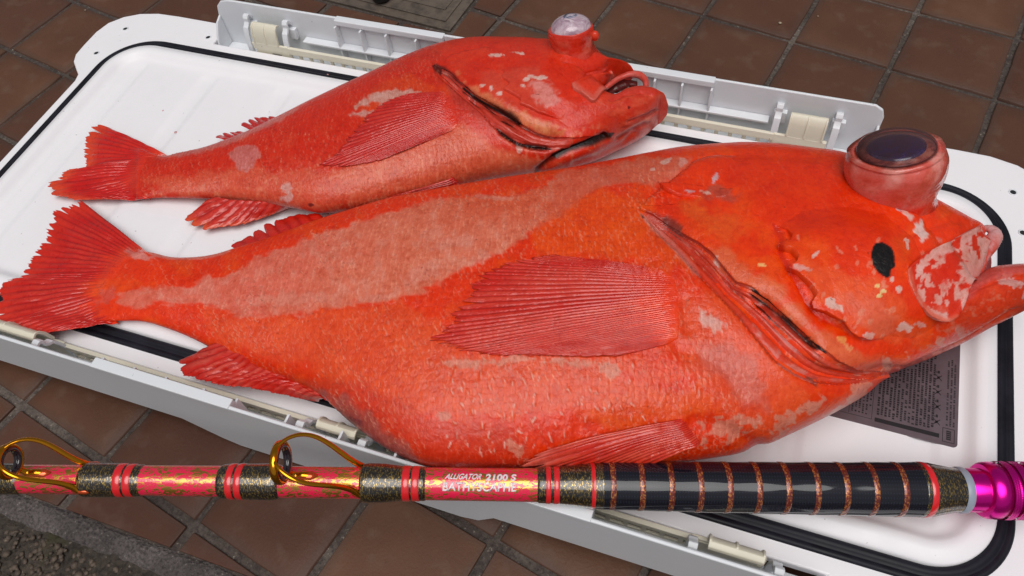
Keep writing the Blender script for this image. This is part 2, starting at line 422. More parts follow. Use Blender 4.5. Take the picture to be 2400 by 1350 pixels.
# small round black foot on it
mb, tb_, bb = newmat('black_rubber_foot'); bb.inputs['Base Color'].default_value = (0.008, 0.008, 0.010, 1); bb.inputs['Roughness'].default_value = 0.5
fc = P(889, -9, ZG+0.01)
prof = [(0.0, 0.0), (0.0085, 0.0), (0.0115, 0.002), (0.0125, 0.007), (0.0115, 0.014), (0.0085, 0.018), (0.005, 0.0195), (0.0, 0.02)]
def lathe(name, prof, org, axis, mat, parent=None, n=32, col=None, side=None, sx=1.0, raw=False):
    axis = np.asarray(axis, float); axis /= np.linalg.norm(axis)
    s = np.cross(axis, (0, 1, 0.01) if side is None else side); s /= np.linalg.norm(s); u = np.cross(axis, s)
    a = np.linspace(0, 2*np.pi, n, endpoint=False); v = []
    for r, h in prof:
        for t in a: v.append(np.asarray(org)+axis*h+r*(math.cos(t)*s*sx+math.sin(t)*u))
    k = len(prof); f = [(i*n+j, i*n+(j+1) % n, (i+1)*n+(j+1) % n, (i+1)*n+j) for i in range(k-1) for j in range(n)]
    if raw: return v, f
    return mkmesh(name, v, f, mat, parent, col=col)
ft = lathe('rubber_foot', prof, (fc[0], fc[1]+0.004, ZG+0.0035), (0, 0, 1), mb); tag(ft, 'small round black foot on the steel cover at the top edge', 'foot')
# pebbles lying on the tiles
mp_, tp_, bp_ = newmat('pale_grit'); bp_.inputs['Base Color'].default_value = (*lin(165, 150, 128), 1)
for k, (px, py, r) in enumerate([(1828, 54, .0022), (1917, 38, .0011), (200, 24, .0013)]):
    c = P(px, py, ZG+0.001); v = [(c[0]+q.x*r*random.uniform(.8, 1.2), c[1]+q.y*r*.8*random.uniform(.8, 1.2), ZG+0.0012+q.z*r*.6) for q in icv]
    o = mkmesh('pebble', v, icf, mp_)
    tag(o, ['pale pebble on the tile right of the small fish, largest of the loose grit', 'tiny white speck of grit on tiles near top right', 'tiny white speck of grit on tiles at top left'][k], 'pebble')

# ------------------------------------------------------------------ cooler lid
lid = empty('cooler_lid', None, 'white cooler lid lying upside down on the tiles with black gasket', 'cooler lid')
XL0, XL1, YL0, YL1 = -0.691, 0.229, 0.180, 0.531
XC, YC = (XL0+XL1)/2, (YL0+YL1)/2
q1 = [(-0.580, 0.543), (-0.580, 0.576), (-0.647, 0.5765), (-0.675, 0.5755), (-0.697, 0.570), (-0.714, 0.560), (-0.726, 0.546), (-0.7305, 0.528), (-0.7305, 0.505), (-0.7295, 0.488), (-0.724, 0.477), (-0.713, 0.467), (-0.705, 0.460), (-0.702, 0.450)]
mx_ = lambda p: (2*XC-p[0], p[1]); my_ = lambda p: (p[0], 2*YC-p[1])
def fixx(p):   # flap end on the right sits at x = 0.120
    return (0.1175, p[1]) if abs(p[0]-(2*XC+0.580)) < 1e-6 else p
outline = q1 + [my_(p) for p in q1[::-1]] + [fixx(my_(mx_(p))) for p in q1] + [fixx(mx_(p)) for p in q1[::-1]]
prism('rim_panel', outline, -0.010, 0.0, M_lid, lid, 0.0018)
prism('lid_shell', [(-0.685, .2), (0.223, .2), (0.223, .511), (-0.685, .511)], ZG+0.0005, -0.0102, M_lid, lid, 0.004)
def rrect(d, n, r0=0.058):
    hx = (XL1-XL0)/2-d; hy = (YL1-YL0)/2-d; hx = max(hx, 1e-4); hy = max(hy, 1e-4); r = min(max(r0-d, 0.004), hy, hx)
    # fixed count per side / corner so that rings match
    nxs, nys, nc = n
    pts = []
    def line(a, b, k): return [(a[0]+(b[0]-a[0])*i/k, a[1]+(b[1]-a[1])*i/k) for i in range(k)]
    def arc(cx, cy, a0, k): return [(cx+r*math.cos(a0+math.pi/2*i/k), cy+r*math.sin(a0+math.pi/2*i/k)) for i in range(k)]
    pts += line((-hx+r, -hy), (hx-r, -hy), nxs)+arc(hx-r, -hy+r, -math.pi/2, nc)
    pts += line((hx, -hy+r), (hx, hy-r), nys)+arc(hx-r, hy-r, 0, nc)
    pts += line((hx-r, hy), (-hx+r, hy), nxs)+arc(-hx+r, hy-r, math.pi/2, nc)
    pts += line((-hx, hy-r), (-hx, -hy+r), nys)+arc(-hx+r, -hy+r, math.pi, nc)
    return np.array(pts)+np.array([XC, YC])
NN = (300, 60, 20)
def loft(name, prof, mat, parent, bands=False):
    v = []; rings = []
    for d, z in prof:
        p = rrect(d, NN); zz = np.full(len(p), z)
        if bands and d > 0.035:
            wgt = sstep(0.036, 0.047, d)
            ph = (p[:, 0]+0.550+0.045) % 0.090-0.045
            zz = zz-0.0022*wgt*(1-sstep(0.006, 0.011, np.abs(ph)))
        v.append(np.column_stack([p, zz]))
    m = len(v[0]); f = [(i*m+j, i*m+(j+1) % m, (i+1)*m+(j+1) % m, (i+1)*m+j) for i in range(len(prof)-1) for j in range(m)]
    return mkmesh(name, np.vstack(v), f, mat, parent)
loft('gasket', [(0, -0.002), (0.0, 0.0012), (0.0012, 0.0022), (0.003, 0.0024), (0.0045, 0.0016), (0.0055, 0.0014), (0.0068, 0.0030), (0.009, 0.0038), (0.0112, 0.0032), (0.0122, 0.002), (0.0128, -0.001)], M_rubber, lid)
FLZ = 0.0030
loft('inner_panel', [(0.0124, -0.001), (0.0126, 0.0050), (0.0138, 0.0064), (0.0165, 0.0076), (0.0202, 0.0094), (0.0215, 0.0097), (0.0235, 0.0098), (0.0262, 0.0095), (0.0282, 0.0084), (0.0305, 0.0062), (0.033, 0.0042), (0.0355, 0.0033), (0.038, FLZ)]
     + [(d, FLZ) for d in np.linspace(0.0405, 0.1755, 46)], M_lid, lid, bands=True)
# screw holes in the rim
M_hole, th_, bh_ = newmat('dark_screw_hole'); bh_.inputs['Base Color'].default_value = (*lin(60, 60, 62), 1); bh_.inputs['Metallic'].default_value = 0.6; bh_.inputs['Roughness'].default_value = 0.4
M_hrim = M_clip
holes = [(294, 68), (226, 125), (488, 88), (2374, 451), (2397, 546)]
hw = [P(x, y, 0)[:2] for x, y in holes]
hw += [np.array([2*XC-p[0], 2*YC-p[1]]) for p in hw[:3]] + [np.array([p[0], 2*YC-p[1]]) for p in hw[:3]]
for p in hw:
    lathe('screw_hole', [(0.0036, -0.0005), (0.0036, 0.0005), (0.0029, 0.0009), (0.0024, 0.0003)], (p[0], p[1], 0), (0, 0, 1), M_hrim, lid, 20)
    o = lathe('screw', [(0.0025, 0.00035), (0.0012, 0.00045), (0.0, 0.00045)], (p[0], p[1], 0), (0, 0, 1), M_hole, lid, 16)

# warning label
def mat_label():
    m, t, b = newmat('grey_foil_label'); co = objco(t); n = noise(t, 60, 4, 0.6, co)
    t.links.new(ramp(t, n.outputs[0], [(0.3, lin(100, 86, 92)), (0.7, lin(116, 102, 108))]), b.inputs['Base Color'])
    b.inputs['Metallic'].default_value = 0.35; b.inputs['Roughness'].default_value = 0.35; return m
M_label = mat_label(); M_ink, ti, bi = newmat('black_print'); bi.inputs['Base Color'].default_value = (*lin(22, 16, 20), 1); bi.inputs['Roughness'].default_value = 0.45
lx0, lx1, ly0, ly1 = 0.060, 0.1915, 0.2800, 0.375
zt = FLZ+0.0006
rr = 0.003
lp = []
for cx_, cy_, a0 in ((lx1-rr, ly0+rr, -90), (lx1-rr, ly1-rr, 0), (lx0+rr, ly1-rr, 90), (lx0+rr, ly0+rr, 180)):
    for k in range(6):
        a = math.radians(a0+90*k/5); lp.append((cx_+rr*math.cos(a), cy_+rr*math.sin(a)))
label = prism('warning_label', lp, FLZ-0.0005, zt, M_label, lid)
iv, if_ = [], []
def ink(x0, x1, y0, y1):
    v, f = boxvf(x0, x1, y0, y1, zt-0.0001, zt+0.00007); n = len(iv); iv.extend(v); if_.extend([tuple(i+n for i in q) for q in f])
def frame(x0, x1, y0, y1, w_=0.0004):
    ink(x0, x1, y0, y0+w_); ink(x0, x1, y1-w_, y1); ink(x0, x0+w_, y0+w_, y1-w_); ink(x1-w_, x1, y0+w_, y1-w_)
# columns of fine print run along y (text is turned a quarter turn)
ink(0.1365, 0.1795, 0.2845, 0.2877)
frame(0.1815, 0.1895, 0.2825, 0.2935)
y = 0.2845
while y < 0.2915: ink(0.1840, 0.1872, y, y+0.0011); y += 0.0015
x = 0.1375
while x < 0.1740:
    y = 0.2895+random.uniform(0, .002)
    while y < 0.366:
        h = random.choice([0.0010, 0.0012, 0.0016])
        if random.random() < 0.86: ink(x, x+random.uniform(.0013, .0017), y, y+h)
        y += h+0.0005
    x += 0.0026
for xa, xb in ((0.112, 0.1345), (0.092, 0.1095), (0.068, 0.0895)):
    frame(xa, xb, 0.2855, 0.368, 0.0003); ink(xa+0.0065, xa+0.0068, 0.2865, 0.367)
    x = xa+0.0082
    while x < xb-0.002:
        y = 0.2885
        while y < 0.364:
            h = random.choice([0.0008, 0.0011, 0.0014])
            if random.random() < 0.7: ink(x, x+0.0012, y, y+h)
            y += h+0.0006
        x += 0.0024
for x in (0.1835, 0.1858, 0.1880):
    y = 0.2955
    while y < 0.350:
        h = random.choice([0.0007, 0.0010])
        if random.random() < 0.78: ink(x, x+0.0012, y, y+h)
        y += h+0.0005
# four crossed out little pictograms
def bar(x0, y0, x1, y1, w_=0.0005):
    dx, dy = x1-x0, y1-y0; l = math.hypot(dx, dy); nx_, ny_ = -dy/l*w_/2, dx/l*w_/2; n = len(iv)
    for z in (zt-0.0001, zt+0.00009):
        iv.extend([(x0+nx_, y0+ny_, z), (x1+nx_, y1+ny_, z), (x1-nx_, y1-ny_, z), (x0-nx_, y0-ny_, z)])
    if_.extend([(n, n+1, n+2, n+3), (n+4, n+7, n+6, n+5), (n, n+4, n+5, n+1), (n+1, n+5, n+6, n+2), (n+2, n+6, n+7, n+3), (n+3, n+7, n+4, n)])
for k in range(4):
    yy = 0.2965+k*0.0122; xx = 0.1775
    bar(xx-.0022, yy-.0022, xx+.0022, yy+.0022); bar(xx-.0022, yy+.0022, xx+.0022, yy-.0022)
    for r_, a_ in ((.0009, 0), (.0013, 1)):
        for q in range(5): bar(xx+r_*math.cos(q), yy+r_*math.sin(q+a_), xx+r_*math.cos(q+1.2), yy+r_*math.sin(q+1.2+a_), .0003)
    ink(xx-.0008, xx+.0006, yy+.0036, yy+.0058); ink(xx-.0016, xx-.0011, yy+.0036, yy+.0050)
pr = mkmesh('fine_print', iv, if_, M_ink, label, smooth=False)

# lever flaps on both long sides: s = +1 far side, -1 near side
FX0, FX1 = -0.577, 0.1145
ZTOP = 0.043
M_shadowgrey = M_flap
def fy(s, y):                       # y given for the far side
    return y if s > 0 else 2*YC-y
def flap(s):
    fl = mkmesh('lever', [], [], M_flap, lid)
    me = fl.data
    W0, W1 = 0.5655, 0.5685          # wall thickness in y (far side)
    zb = -0.021
    # wall: outline in x,z with the deeper middle
    prof = [(FX0+0.004, zb), (FX0+0.10, zb), (-0.375, zb), (-0.345, -0.040), (-0.330, -0.0455), (-0.135, -0.0455), (-0.120, -0.040), (-0.106, zb), (FX1-0.004, zb),
            (FX1, zb+0.006), (FX1, ZTOP-0.012), (FX1-0.003, ZTOP-0.004), (FX1-0.010, ZTOP), (FX0+0.022, ZTOP), (FX0+0.010, ZTOP-0.003), (FX0+0.003, ZTOP-0.010), (FX0, ZTOP-0.020), (FX0, zb+0.006)]
    # outer face bulges a little outwards at its middle height
    n = len(prof)
    v = [(x, fy(s, W0), z) for x, z in prof]+[(x, fy(s, W1), z) for x, z in prof]
    f = [tuple(range(n)), tuple(range(n, 2*n))[::-1]]+[(i, n+i, n+(i+1) % n, (i+1) % n) for i in range(n)]
    parts = [(v, f)]
    bx = lambda x0, x1, y0, y1, z0, z1: parts.append(boxvf(x0, x1, min(fy(s, y0), fy(s, y1)), max(fy(s, y0), fy(s, y1)), z0, z1))
    # end walls: quarter-rounded plates
    for xe, sg in ((FX0, 1), (FX1, -1)):
        pp = [(W0, ZTOP-0.0205), (W0, zb+0.004), (0.5445, zb+0.004), (0.5445, -0.002), (0.5480, 0.006), (0.5560, 0.0185)]
        xs = (xe+sg*0.0004, xe+sg*0.003)
        vv = [(xs[0], fy(s, a), b) for a, b in pp]+[(xs[1], fy(s, a), b) for a, b in pp]; m = len(pp)
        parts.append((vv, [tuple(range(m)), tuple(range(m, 2*m))[::-1]]+[(i, m+i, m+(i+1) % m, (i+1) % m) for i in range(m)]))
    bx(FX0+0.003, FX1-0.003, 0.5450, W0, -0.016, -0.013)                # floor of the channel
    V, Fq = join_vf(parts); me.from_pydata(V, [], Fq); me.update(); fl['kindname'] = 0; del fl['kindname']
    bm = bmesh.new(); bm.from_mesh(me); bmesh.ops.recalc_face_normals(bm, faces=bm.faces); bm.to_mesh(me); bm.free()
    bevel(fl, 0.0011)
    def sub(name, x0, x1, y0, y1, z0, z1, mat, bev=0.0008):
        return box(name, x0, x1, min(fy(s, y0), fy(s, y1)), max(fy(s, y0), fy(s, y1)), z0, z1, mat, fl, bev)
    # stiffening rib grid, thicker lip above it
    XW = W0
    L = PY(787, 45, XW)[0]; R_ = PY(1678, 180, XW)[0]
    sub('lip', L, PY(1040, 80, XW)[0], W0-0.0050, W1+0.0004, ZTOP-0.0055, ZTOP+0.0008, M_flap)
    sub('lip', PY(1440, 150, XW)[0], R_, W0-0.0050, W1+0.0004, ZTOP-0.0055, ZTOP+0.0008, M_flap)
    xs = [PY(x, y, XW-0.003)[0] for x, y in ((795, 80), (853, 90), (912, 100), (982, 115), (1042, 125), (1535, 200), (1598, 215), (1666, 225))]
    step = (xs[-3]-xs[4])/5
    xs += [xs[4]+step*k for k in range(1, 5)]
    for x in xs: sub('rib', x-0.0010, x+0.0010, W0-0.0085, W0-0.0002, -0.012, ZTOP-0.006, M_flap, 0.0004)
    shx0, shx1 = PY(708, 90, XW-0.008)[0], PY(1800, 288, XW-0.008)[0]
    sub('shelf', shx0, shx1, W0-0.0092, W0-0.0003, 0.0095, 0.0122, M_flap, 0.0006)
    return fl
far = flap(+1); near = flap(-1)
far['label'] = 'far lever flap showing its ribbed inside'; near['label'] = 'near lever flap showing its grey outside'

# cream latch bars
def latch(parent, s, blocks, bar_range, ybar=(0.5450, 0.5487), zb=(-0.006, 0.0085)):
    la = mkmesh('latch_bar', [], [], M_cream, parent); parts = []
    bx = lambda x0, x1, y0, y1, z0, z1: parts.append(boxvf(x0, x1, min(fy(s, y0), fy(s, y1)), max(fy(s, y0), fy(s, y1)), z0, z1))
    bx(bar_range[0], bar_range[1], ybar[0]+0.0005, ybar[1]+0.0005, 0.0005, zb[1])
    # teeth along the foot of the bar
    x = bar_range[0]+0.004; k = 0
    while x < bar_range[1]-0.01:
        bx(x, x+0.0035, ybar[0]+0.0012, ybar[1]-0.0004, -0.009, 0.0006)
        x += 0.0128
    bx(bar_range[0], bar_range[1], ybar[0]+0.0012, ybar[1]-0.0004, -0.013, -0.009)
    V, Fq = join_vf(parts); la.data.from_pydata(V, [], Fq); la.data.update(); bevel(la, 0.0005)
    for (x0, x1, spring) in blocks:
        pb = lambda n, a, b, y0, y1, z0, z1, m=M_cream, bv=0.0009: box(n, a, b, min(fy(s, y0), fy(s, y1)), max(fy(s, y0), fy(s, y1)), z0, z1, m, la, bv)
        # upright hook plate with raised border and a middle bar, curved over at its top
        pl = []
        t_ = 0.0022
        prof = [(0.5455, -0.006), (0.5455, 0.0105), (0.5475, 0.022), (0.5500, 0.0275), (0.5535, 0.0300), (0.5570, 0.0285), (0.5580, 0.0255)]
        inn = [(0.5556, 0.0262), (0.5530, 0.0278), (0.5512, 0.0262), (0.5494, 0.0215), (0.5474, 0.0100), (0.5474, -0.006)]
        pr_ = [(fy(s, a), b) for a, b in prof+inn]
        extrude_x('latch_plate', pr_, x0, x1, M_cream, la, 0.0006)
        for xa in (x0, (x0+x1)/2-0.0008, x1-0.0016):
            rp = [(fy(s, a-0.0012), b) for a, b in prof[1:5]]+[(fy(s, a+0.0004), b-0.0004) for a, b in prof[4:0:-1]]
            extrude_x('latch_rib', rp, xa, xa+0.0016, M_cream, la, 0.0004)
        pb('latch_foot', x0-0.010 if spring < 0 else x0-0.001, x1+0.001 if spring < 0 else x1+0.010, 0.5452, 0.5484, -0.011, 0.0095)
        # spring coil
        xa = (x0+x1)/2+(0.004 if spring > 0 else -0.02); c = []
        for q in range(90):
            a = q*0.55; c.append((xa+q*0.00013, fy(s, 0.5450)+0.0016*math.cos(a), -0.003+0.0016*math.sin(a)))
        tube('spring', c, 0.00038, M_steel, la, 6)
    return la
M_steel, ts_, bs_ = newmat('dark_spring_steel'); bs_.inputs['Base Color'].default_value = (0.12, 0.11, 0.10, 1); bs_.inputs['Metallic'].default_value = 0.9; bs_.inputs['Roughness'].default_value = 0.35
bL = (PY(590, 75, 0.548)[0], PY(648, 85, 0.548)[0]); bR = (PY(1848, 290, 0.548)[0], PY(1938, 300, 0.548)[0])
latch(far, +1, [(bL[0], bL[1], 1), (bR[0], bR[1], -1)], (bL[0]-0.004, bR[1]+0.004))
# near side: three hooks seen from above
def blk(pxa, pya, pxb, pyb, z=0.03): return (P(pxa, pya, z)[0], P(pxb, pyb, z)[0])
nb = [blk(-70, 745, 68, 800), blk(735, 1000, 830, 1022), blk(1660, 1280, 1795, 1310)]
latch(near, -1, [(nb[0][0], nb[0][1], 1), (nb[1][0], nb[1][1], 1), (nb[2][0], nb[2][1], -1)], (nb[0][0]-0.02, nb[2][1]+0.004), zb=(-0.006, 0.0075))
# clips (little snap hooks gripping a pivot beside every latch plate)
def clip(parent, s, x, w_=0.0062):
    prof = [(0.5655, 0.0285), (0.5620, 0.0330), (0.5585, 0.0335), (0.5560, 0.0305), (0.5562, 0.0268), (0.5540, 0.0240), (0.5515, 0.0225), (0.5490, 0.0165), (0.5465, 0.004), (0.5465, -0.010)]
    inn = [(0.5490, -0.010), (0.5490, 0.0035), (0.5512, 0.0140), (0.5532, 0.0200), (0.5562, 0.0215), (0.5588, 0.0250), (0.5588, 0.0290), (0.5598, 0.0302), (0.5612, 0.0300), (0.5655, 0.0240)]
    pr_ = [(fy(s, a), b) for a, b in prof+inn]
    o = extrude_x('clip', pr_, x, x+w_, M_clip, parent, 0.0006)
    box('clip_foot', x-0.001, x+w_+0.0045, min(fy(s, 0.5600), fy(s, 0.5654)), max(fy(s, 0.5600), fy(s, 0.5654)), 0.010, 0.0225, M_clip, parent, 0.0005)
for x in (bL[0]-0.0125, bL[1]+0.0050, bR[0]-0.0135, bR[1]+0.0050): clip(far, 1, x)
for a, b in nb:
    for x in (a-0.0125, b+0.0055): clip(near, -1, x)

# flesh-coloured specks of slime on the panel
M_blood, tb2, bb2 = newmat('blood_speck'); bb2.inputs['Base Color'].default_value = (*lin(212, 150, 148), 1); bb2.inputs['Roughness'].default_value = 0.25
bv_, bf_ = [], []
for px, py, r in [(382, 259, .0012), (411, 310, .0016), (467, 330, .0006), (720, 173, .0006), (768, 175, .0013), (771, 190, .0005), (631, 262, .0005), (274, 158, .0004), (430, 265, .0004), (448, 569, .0005), (276, 508, .0004), (250, 590, .0004), (50, 548, .0005)]:
    c = P(px, py, FLZ); n0 = len(bv_)
    for q in icv: bv_.append((c[0]+q.x*r*random.uniform(.7, 1.3), c[1]+q.y*r*random.uniform(.7, 1.4), c[2]+q.z*r*0.25))
    bf_ += [tuple(i+n0 for i in f) for f in icf]
sp = mkmesh('blood_specks', bv_, bf_, M_blood); tag(sp, 'tiny pinkish specks on the white lid beside the smaller fish', 'specks'); sp['kind'] = 'stuff'

# ------------------------------------------------------------------ fish: skin materials
def mat_skin(name, rough=0.42, scale_sz=0.0042, bumpd=0.0006, coat=0.42, rayish=False, bstr=0.55, rot=-0.25):
    m, t, b = newmat(name); at = N(t, 'ShaderNodeAttribute'); at.attribute_name = 'col'
    co = objco(t, (1, 1, 1), (0, 0, rot)); tc = N(t, 'ShaderNodeMapping'); tc.inputs['Scale'].default_value = (1/scale_sz, 0.75/scale_sz, 0.5/scale_sz)
    t.links.new(co, tc.inputs[0])
    wn = noise(t, 120, 2, 0.5, co); wm = N(t, 'ShaderNodeVectorMath', operation='SCALE'); wm.inputs[3].default_value = 0.8; t.links.new(wn.outputs['Color'], wm.inputs[0])
    wa = N(t, 'ShaderNodeVectorMath', operation='ADD'); t.links.new(tc.outputs[0], wa.inputs[0]); t.links.new(wm.outputs[0], wa.inputs[1])
    v = N(t, 'ShaderNodeTexVoronoi'); v.inputs['Scale'].default_value = 1.0; v.inputs['Randomness'].default_value = 0.38; t.links.new(wa.outputs[0], v.inputs['Vector'])
    df = N(t, 'ShaderNodeVectorMath', operation='SUBTRACT'); t.links.new(wa.outputs[0], df.inputs[0]); t.links.new(v.outputs['Position'], df.inputs[1])
    dx = N(t, 'ShaderNodeSeparateXYZ'); t.links.new(df.outputs[0], dx.inputs[0])
    scl = mathn(t, 'SUBTRACT', mathn(t, 'MULTIPLY', dx.outputs[0], -0.9), mathn(t, 'MULTIPLY', v.outputs['Distance'], 0.35))
    n1 = noise(t, 70, 5, 0.65, co); n2 = noise(t, 700, 3, 0.6, co); n3 = noise(t, 260, 4, 0.65, co, 0.6)
    c = at.outputs['Color']
    c = mixc(t, 1.0, c, ramp(t, n3.outputs[0], [(0.3, (0.86, 0.76, 0.7)), (0.5, (1, 1, 1)), (0.7, (1.04, 1.15, 1.18))]), 'MULTIPLY')
    c = mixc(t, 1.0, c, ramp(t, n1.outputs[0], [(0.3, (0.88, 0.7, 0.62)), (0.55, (1, 1, 1)), (0.75, (1.03, 1.2, 1.25))]), 'MULTIPLY')
    if not rayish:
        c = mixc(t, mathn(t, 'MULTIPLY', ramp(t, scl, [(0.0, (0.42,)*3), (0.25, (0, 0, 0))]), at.outputs['Alpha']), mixc(t, mathn(t, 'MULTIPLY', ramp(t, scl, [(0.22, (0, 0, 0)), (0.5, (0.35,)*3)]), at.outputs['Alpha']), c, (*lin(236, 150, 118), 1)), mixc(t, 1.0, c, (0.74, 0.42, 0.34, 1), 'MULTIPLY'))
        # sparse tiny melanin specks
        n4 = noise(t, 330, 2, 0.5, co); c = mixc(t, ramp(t, n4.outputs[0], [(0.735, (0, 0, 0)), (0.76, (0.5,)*3)]), c, (*lin(110, 30, 18), 1))
    t.links.new(c, b.inputs['Base Color'])
    t.links.new(ramp(t, n3.outputs[0], [(0.3, (rough-0.12,)*3), (0.7, (rough+0.14,)*3)]), b.inputs['Roughness'])
    b.inputs['Coat Weight'].default_value = coat; b.inputs['Coat Roughness'].default_value = 0.06; b.inputs['Specular IOR Level'].default_value = 0.2
    b.inputs['Subsurface Weight'].default_value = 0.0
    nb = bump(t, None, n2.outputs[0], 0.35, bumpd*0.5)
    nb = bump(t, None, n3.outputs[0], bstr, bumpd*1.6, nb)
    if not rayish: nb = bump(t, None, mathn(t, 'MULTIPLY', scl, at.outputs['Alpha']), 0.8, bumpd*1.6, nb)
    t.links.new(nb, b.inputs['Normal'])
    t.links.new(nb, b.inputs['Coat Normal'])
    return m
M_skin = mat_skin('rockfish_skin', scale_sz=0.0038); M_skin2 = mat_skin('rockfish_skin_small', 0.40, 0.0036, rot=-0.38)
M_fin = mat_skin('fin_membrane', 0.34, 0.004, 0.0004, 0.9, True)
M_head = mat_skin('lip_skin', 0.36, 0.004, 0.0004, 0.5, True)

C_RED = lin(238, 56, 0); C_DEEP = lin(210, 36, 2); C_ORG = lin(240, 90, 16); C_SAL = lin(238, 86, 38); C_PALE = lin(216, 126, 102); C_PINK = lin(216, 108, 92)
C_WHT = lin(224, 178, 166); C_FIN = lin(204, 30, 14); C_FINL = lin(212, 76, 58); C_LAV = lin(206, 170, 178); C_BLK = lin(14, 10, 10); C_CAV = lin(48, 12, 8)
C_BRN = lin(176, 70, 42); C_PURP = lin(150, 84, 80)

def blendc(c, m, col): return c*(1-m[:, None])+np.array(col)[None]*m[:, None]
def patch(c, Q, poly, col, soft=3, na=12, ns=40, op=1.0, seed=0):
    L = np.asarray(poly, float); lo = L.min(0)-na*2; hi = L.max(0)+na*2
    k = np.where((Q[:, 0] > lo[0]) & (Q[:, 0] < hi[0]) & (Q[:, 1] > lo[1]) & (Q[:, 1] < hi[1]))[0]
    if not len(k): return c
    q = Q[k]; s = sdpoly(q, L)+na*fbm(q[:, 0]/ns+seed, q[:, 1]/ns+seed*1.7, 4)*1.6
    c[k] = blendc(c[k], sstep(-soft, soft, s)*op, col); return c
def blob(c, Q, cx, cy, rx, ry, ang, col, soft=0.25, na=0.35, ns=18, op=1.0, seed=0):
    a = math.radians(ang); dx = Q[:, 0]-cx; dy = Q[:, 1]-cy; R_ = max(rx, ry)*1.8
    k = np.where((abs(dx) < R_) & (abs(dy) < R_))[0]
    if not len(k): return c
    dx, dy = dx[k], dy[k]; u = (dx*math.cos(a)+dy*math.sin(a))/rx; v = (-dx*math.sin(a)+dy*math.cos(a))/ry
    r = 1-np.sqrt(u*u+v*v)+na*fbm(Q[k, 0]/ns+seed, Q[k, 1]/ns+seed*2.3, 4)*1.5
    c[k] = blendc(c[k], sstep(0, soft, r)*op, col); return c
def stroke(c, Q, L, wd, col, op=1.0, soft=0.5, na=0.3, ns=15):
    L = np.asarray(L, float); lo = L.min(0)-wd*3; hi = L.max(0)+wd*3
    k = np.where((Q[:, 0] > lo[0]) & (Q[:, 0] < hi[0]) & (Q[:, 1] > lo[1]) & (Q[:, 1] < hi[1]))[0]
    if not len(k): return c
    d, s, t = seg_dist(Q[k], L); w_ = wd*(1+na*fbm(Q[k, 0]/ns, Q[k, 1]/ns, 3))*np.clip(np.minimum(t, 1-t)*8+0.25, 0, 1)
    c[k] = blendc(c[k], (1-sstep(w_*(1-soft), w_*(1+soft), d))*op, col); return c

def scale_rows(Q, small=False):
    """overlapping scales laid in rows: light free edge, dark line behind it; random strength per scale"""
    x, y = Q[:, 0], Q[:, 1]; an = -0.17 if small else -0.02; pu, pv = (11.0, 9.0) if small else (15.0, 12.0)
    X = x*math.cos(an)-y*math.sin(an)+9*fbm(x/90, y/90, 2); Y = x*math.sin(an)+y*math.cos(an)+9*fbm(x/110+5, y/80, 2)
    v = Y/pv; row = np.floor(v); u = X/pu+0.5*(row % 2); ci = np.floor(u)
    h1 = _T[ci.astype(int) & 255, row.astype(int) & 255]; h2 = _T[(ci.astype(int)*7+3) & 255, (row.astype(int)*5+11) & 255]
    fu = u-ci-0.5+0.16*(h2-0.5); fv = v-row-0.5+0.2*(h1-0.5); rr = np.sqrt((fu*1.0)**2+(fv*0.86)**2); left = sstep(0.12, -0.12, fu)
    li = np.exp(-((rr-0.38)/0.085)**2)*left*np.clip(h1*1.9-0.55, 0, 1); dk = np.exp(-((rr-0.50)/0.075)**2)*left*np.clip(h2*1.7-0.35, 0, 1)  # li: scale edges with wet glints painted in; dk: dark line behind
    reg = np.clip(0.55+1.1*fbm(x/55+2, y/45, 3), 0.1, 1)
    return li*reg, dk*reg
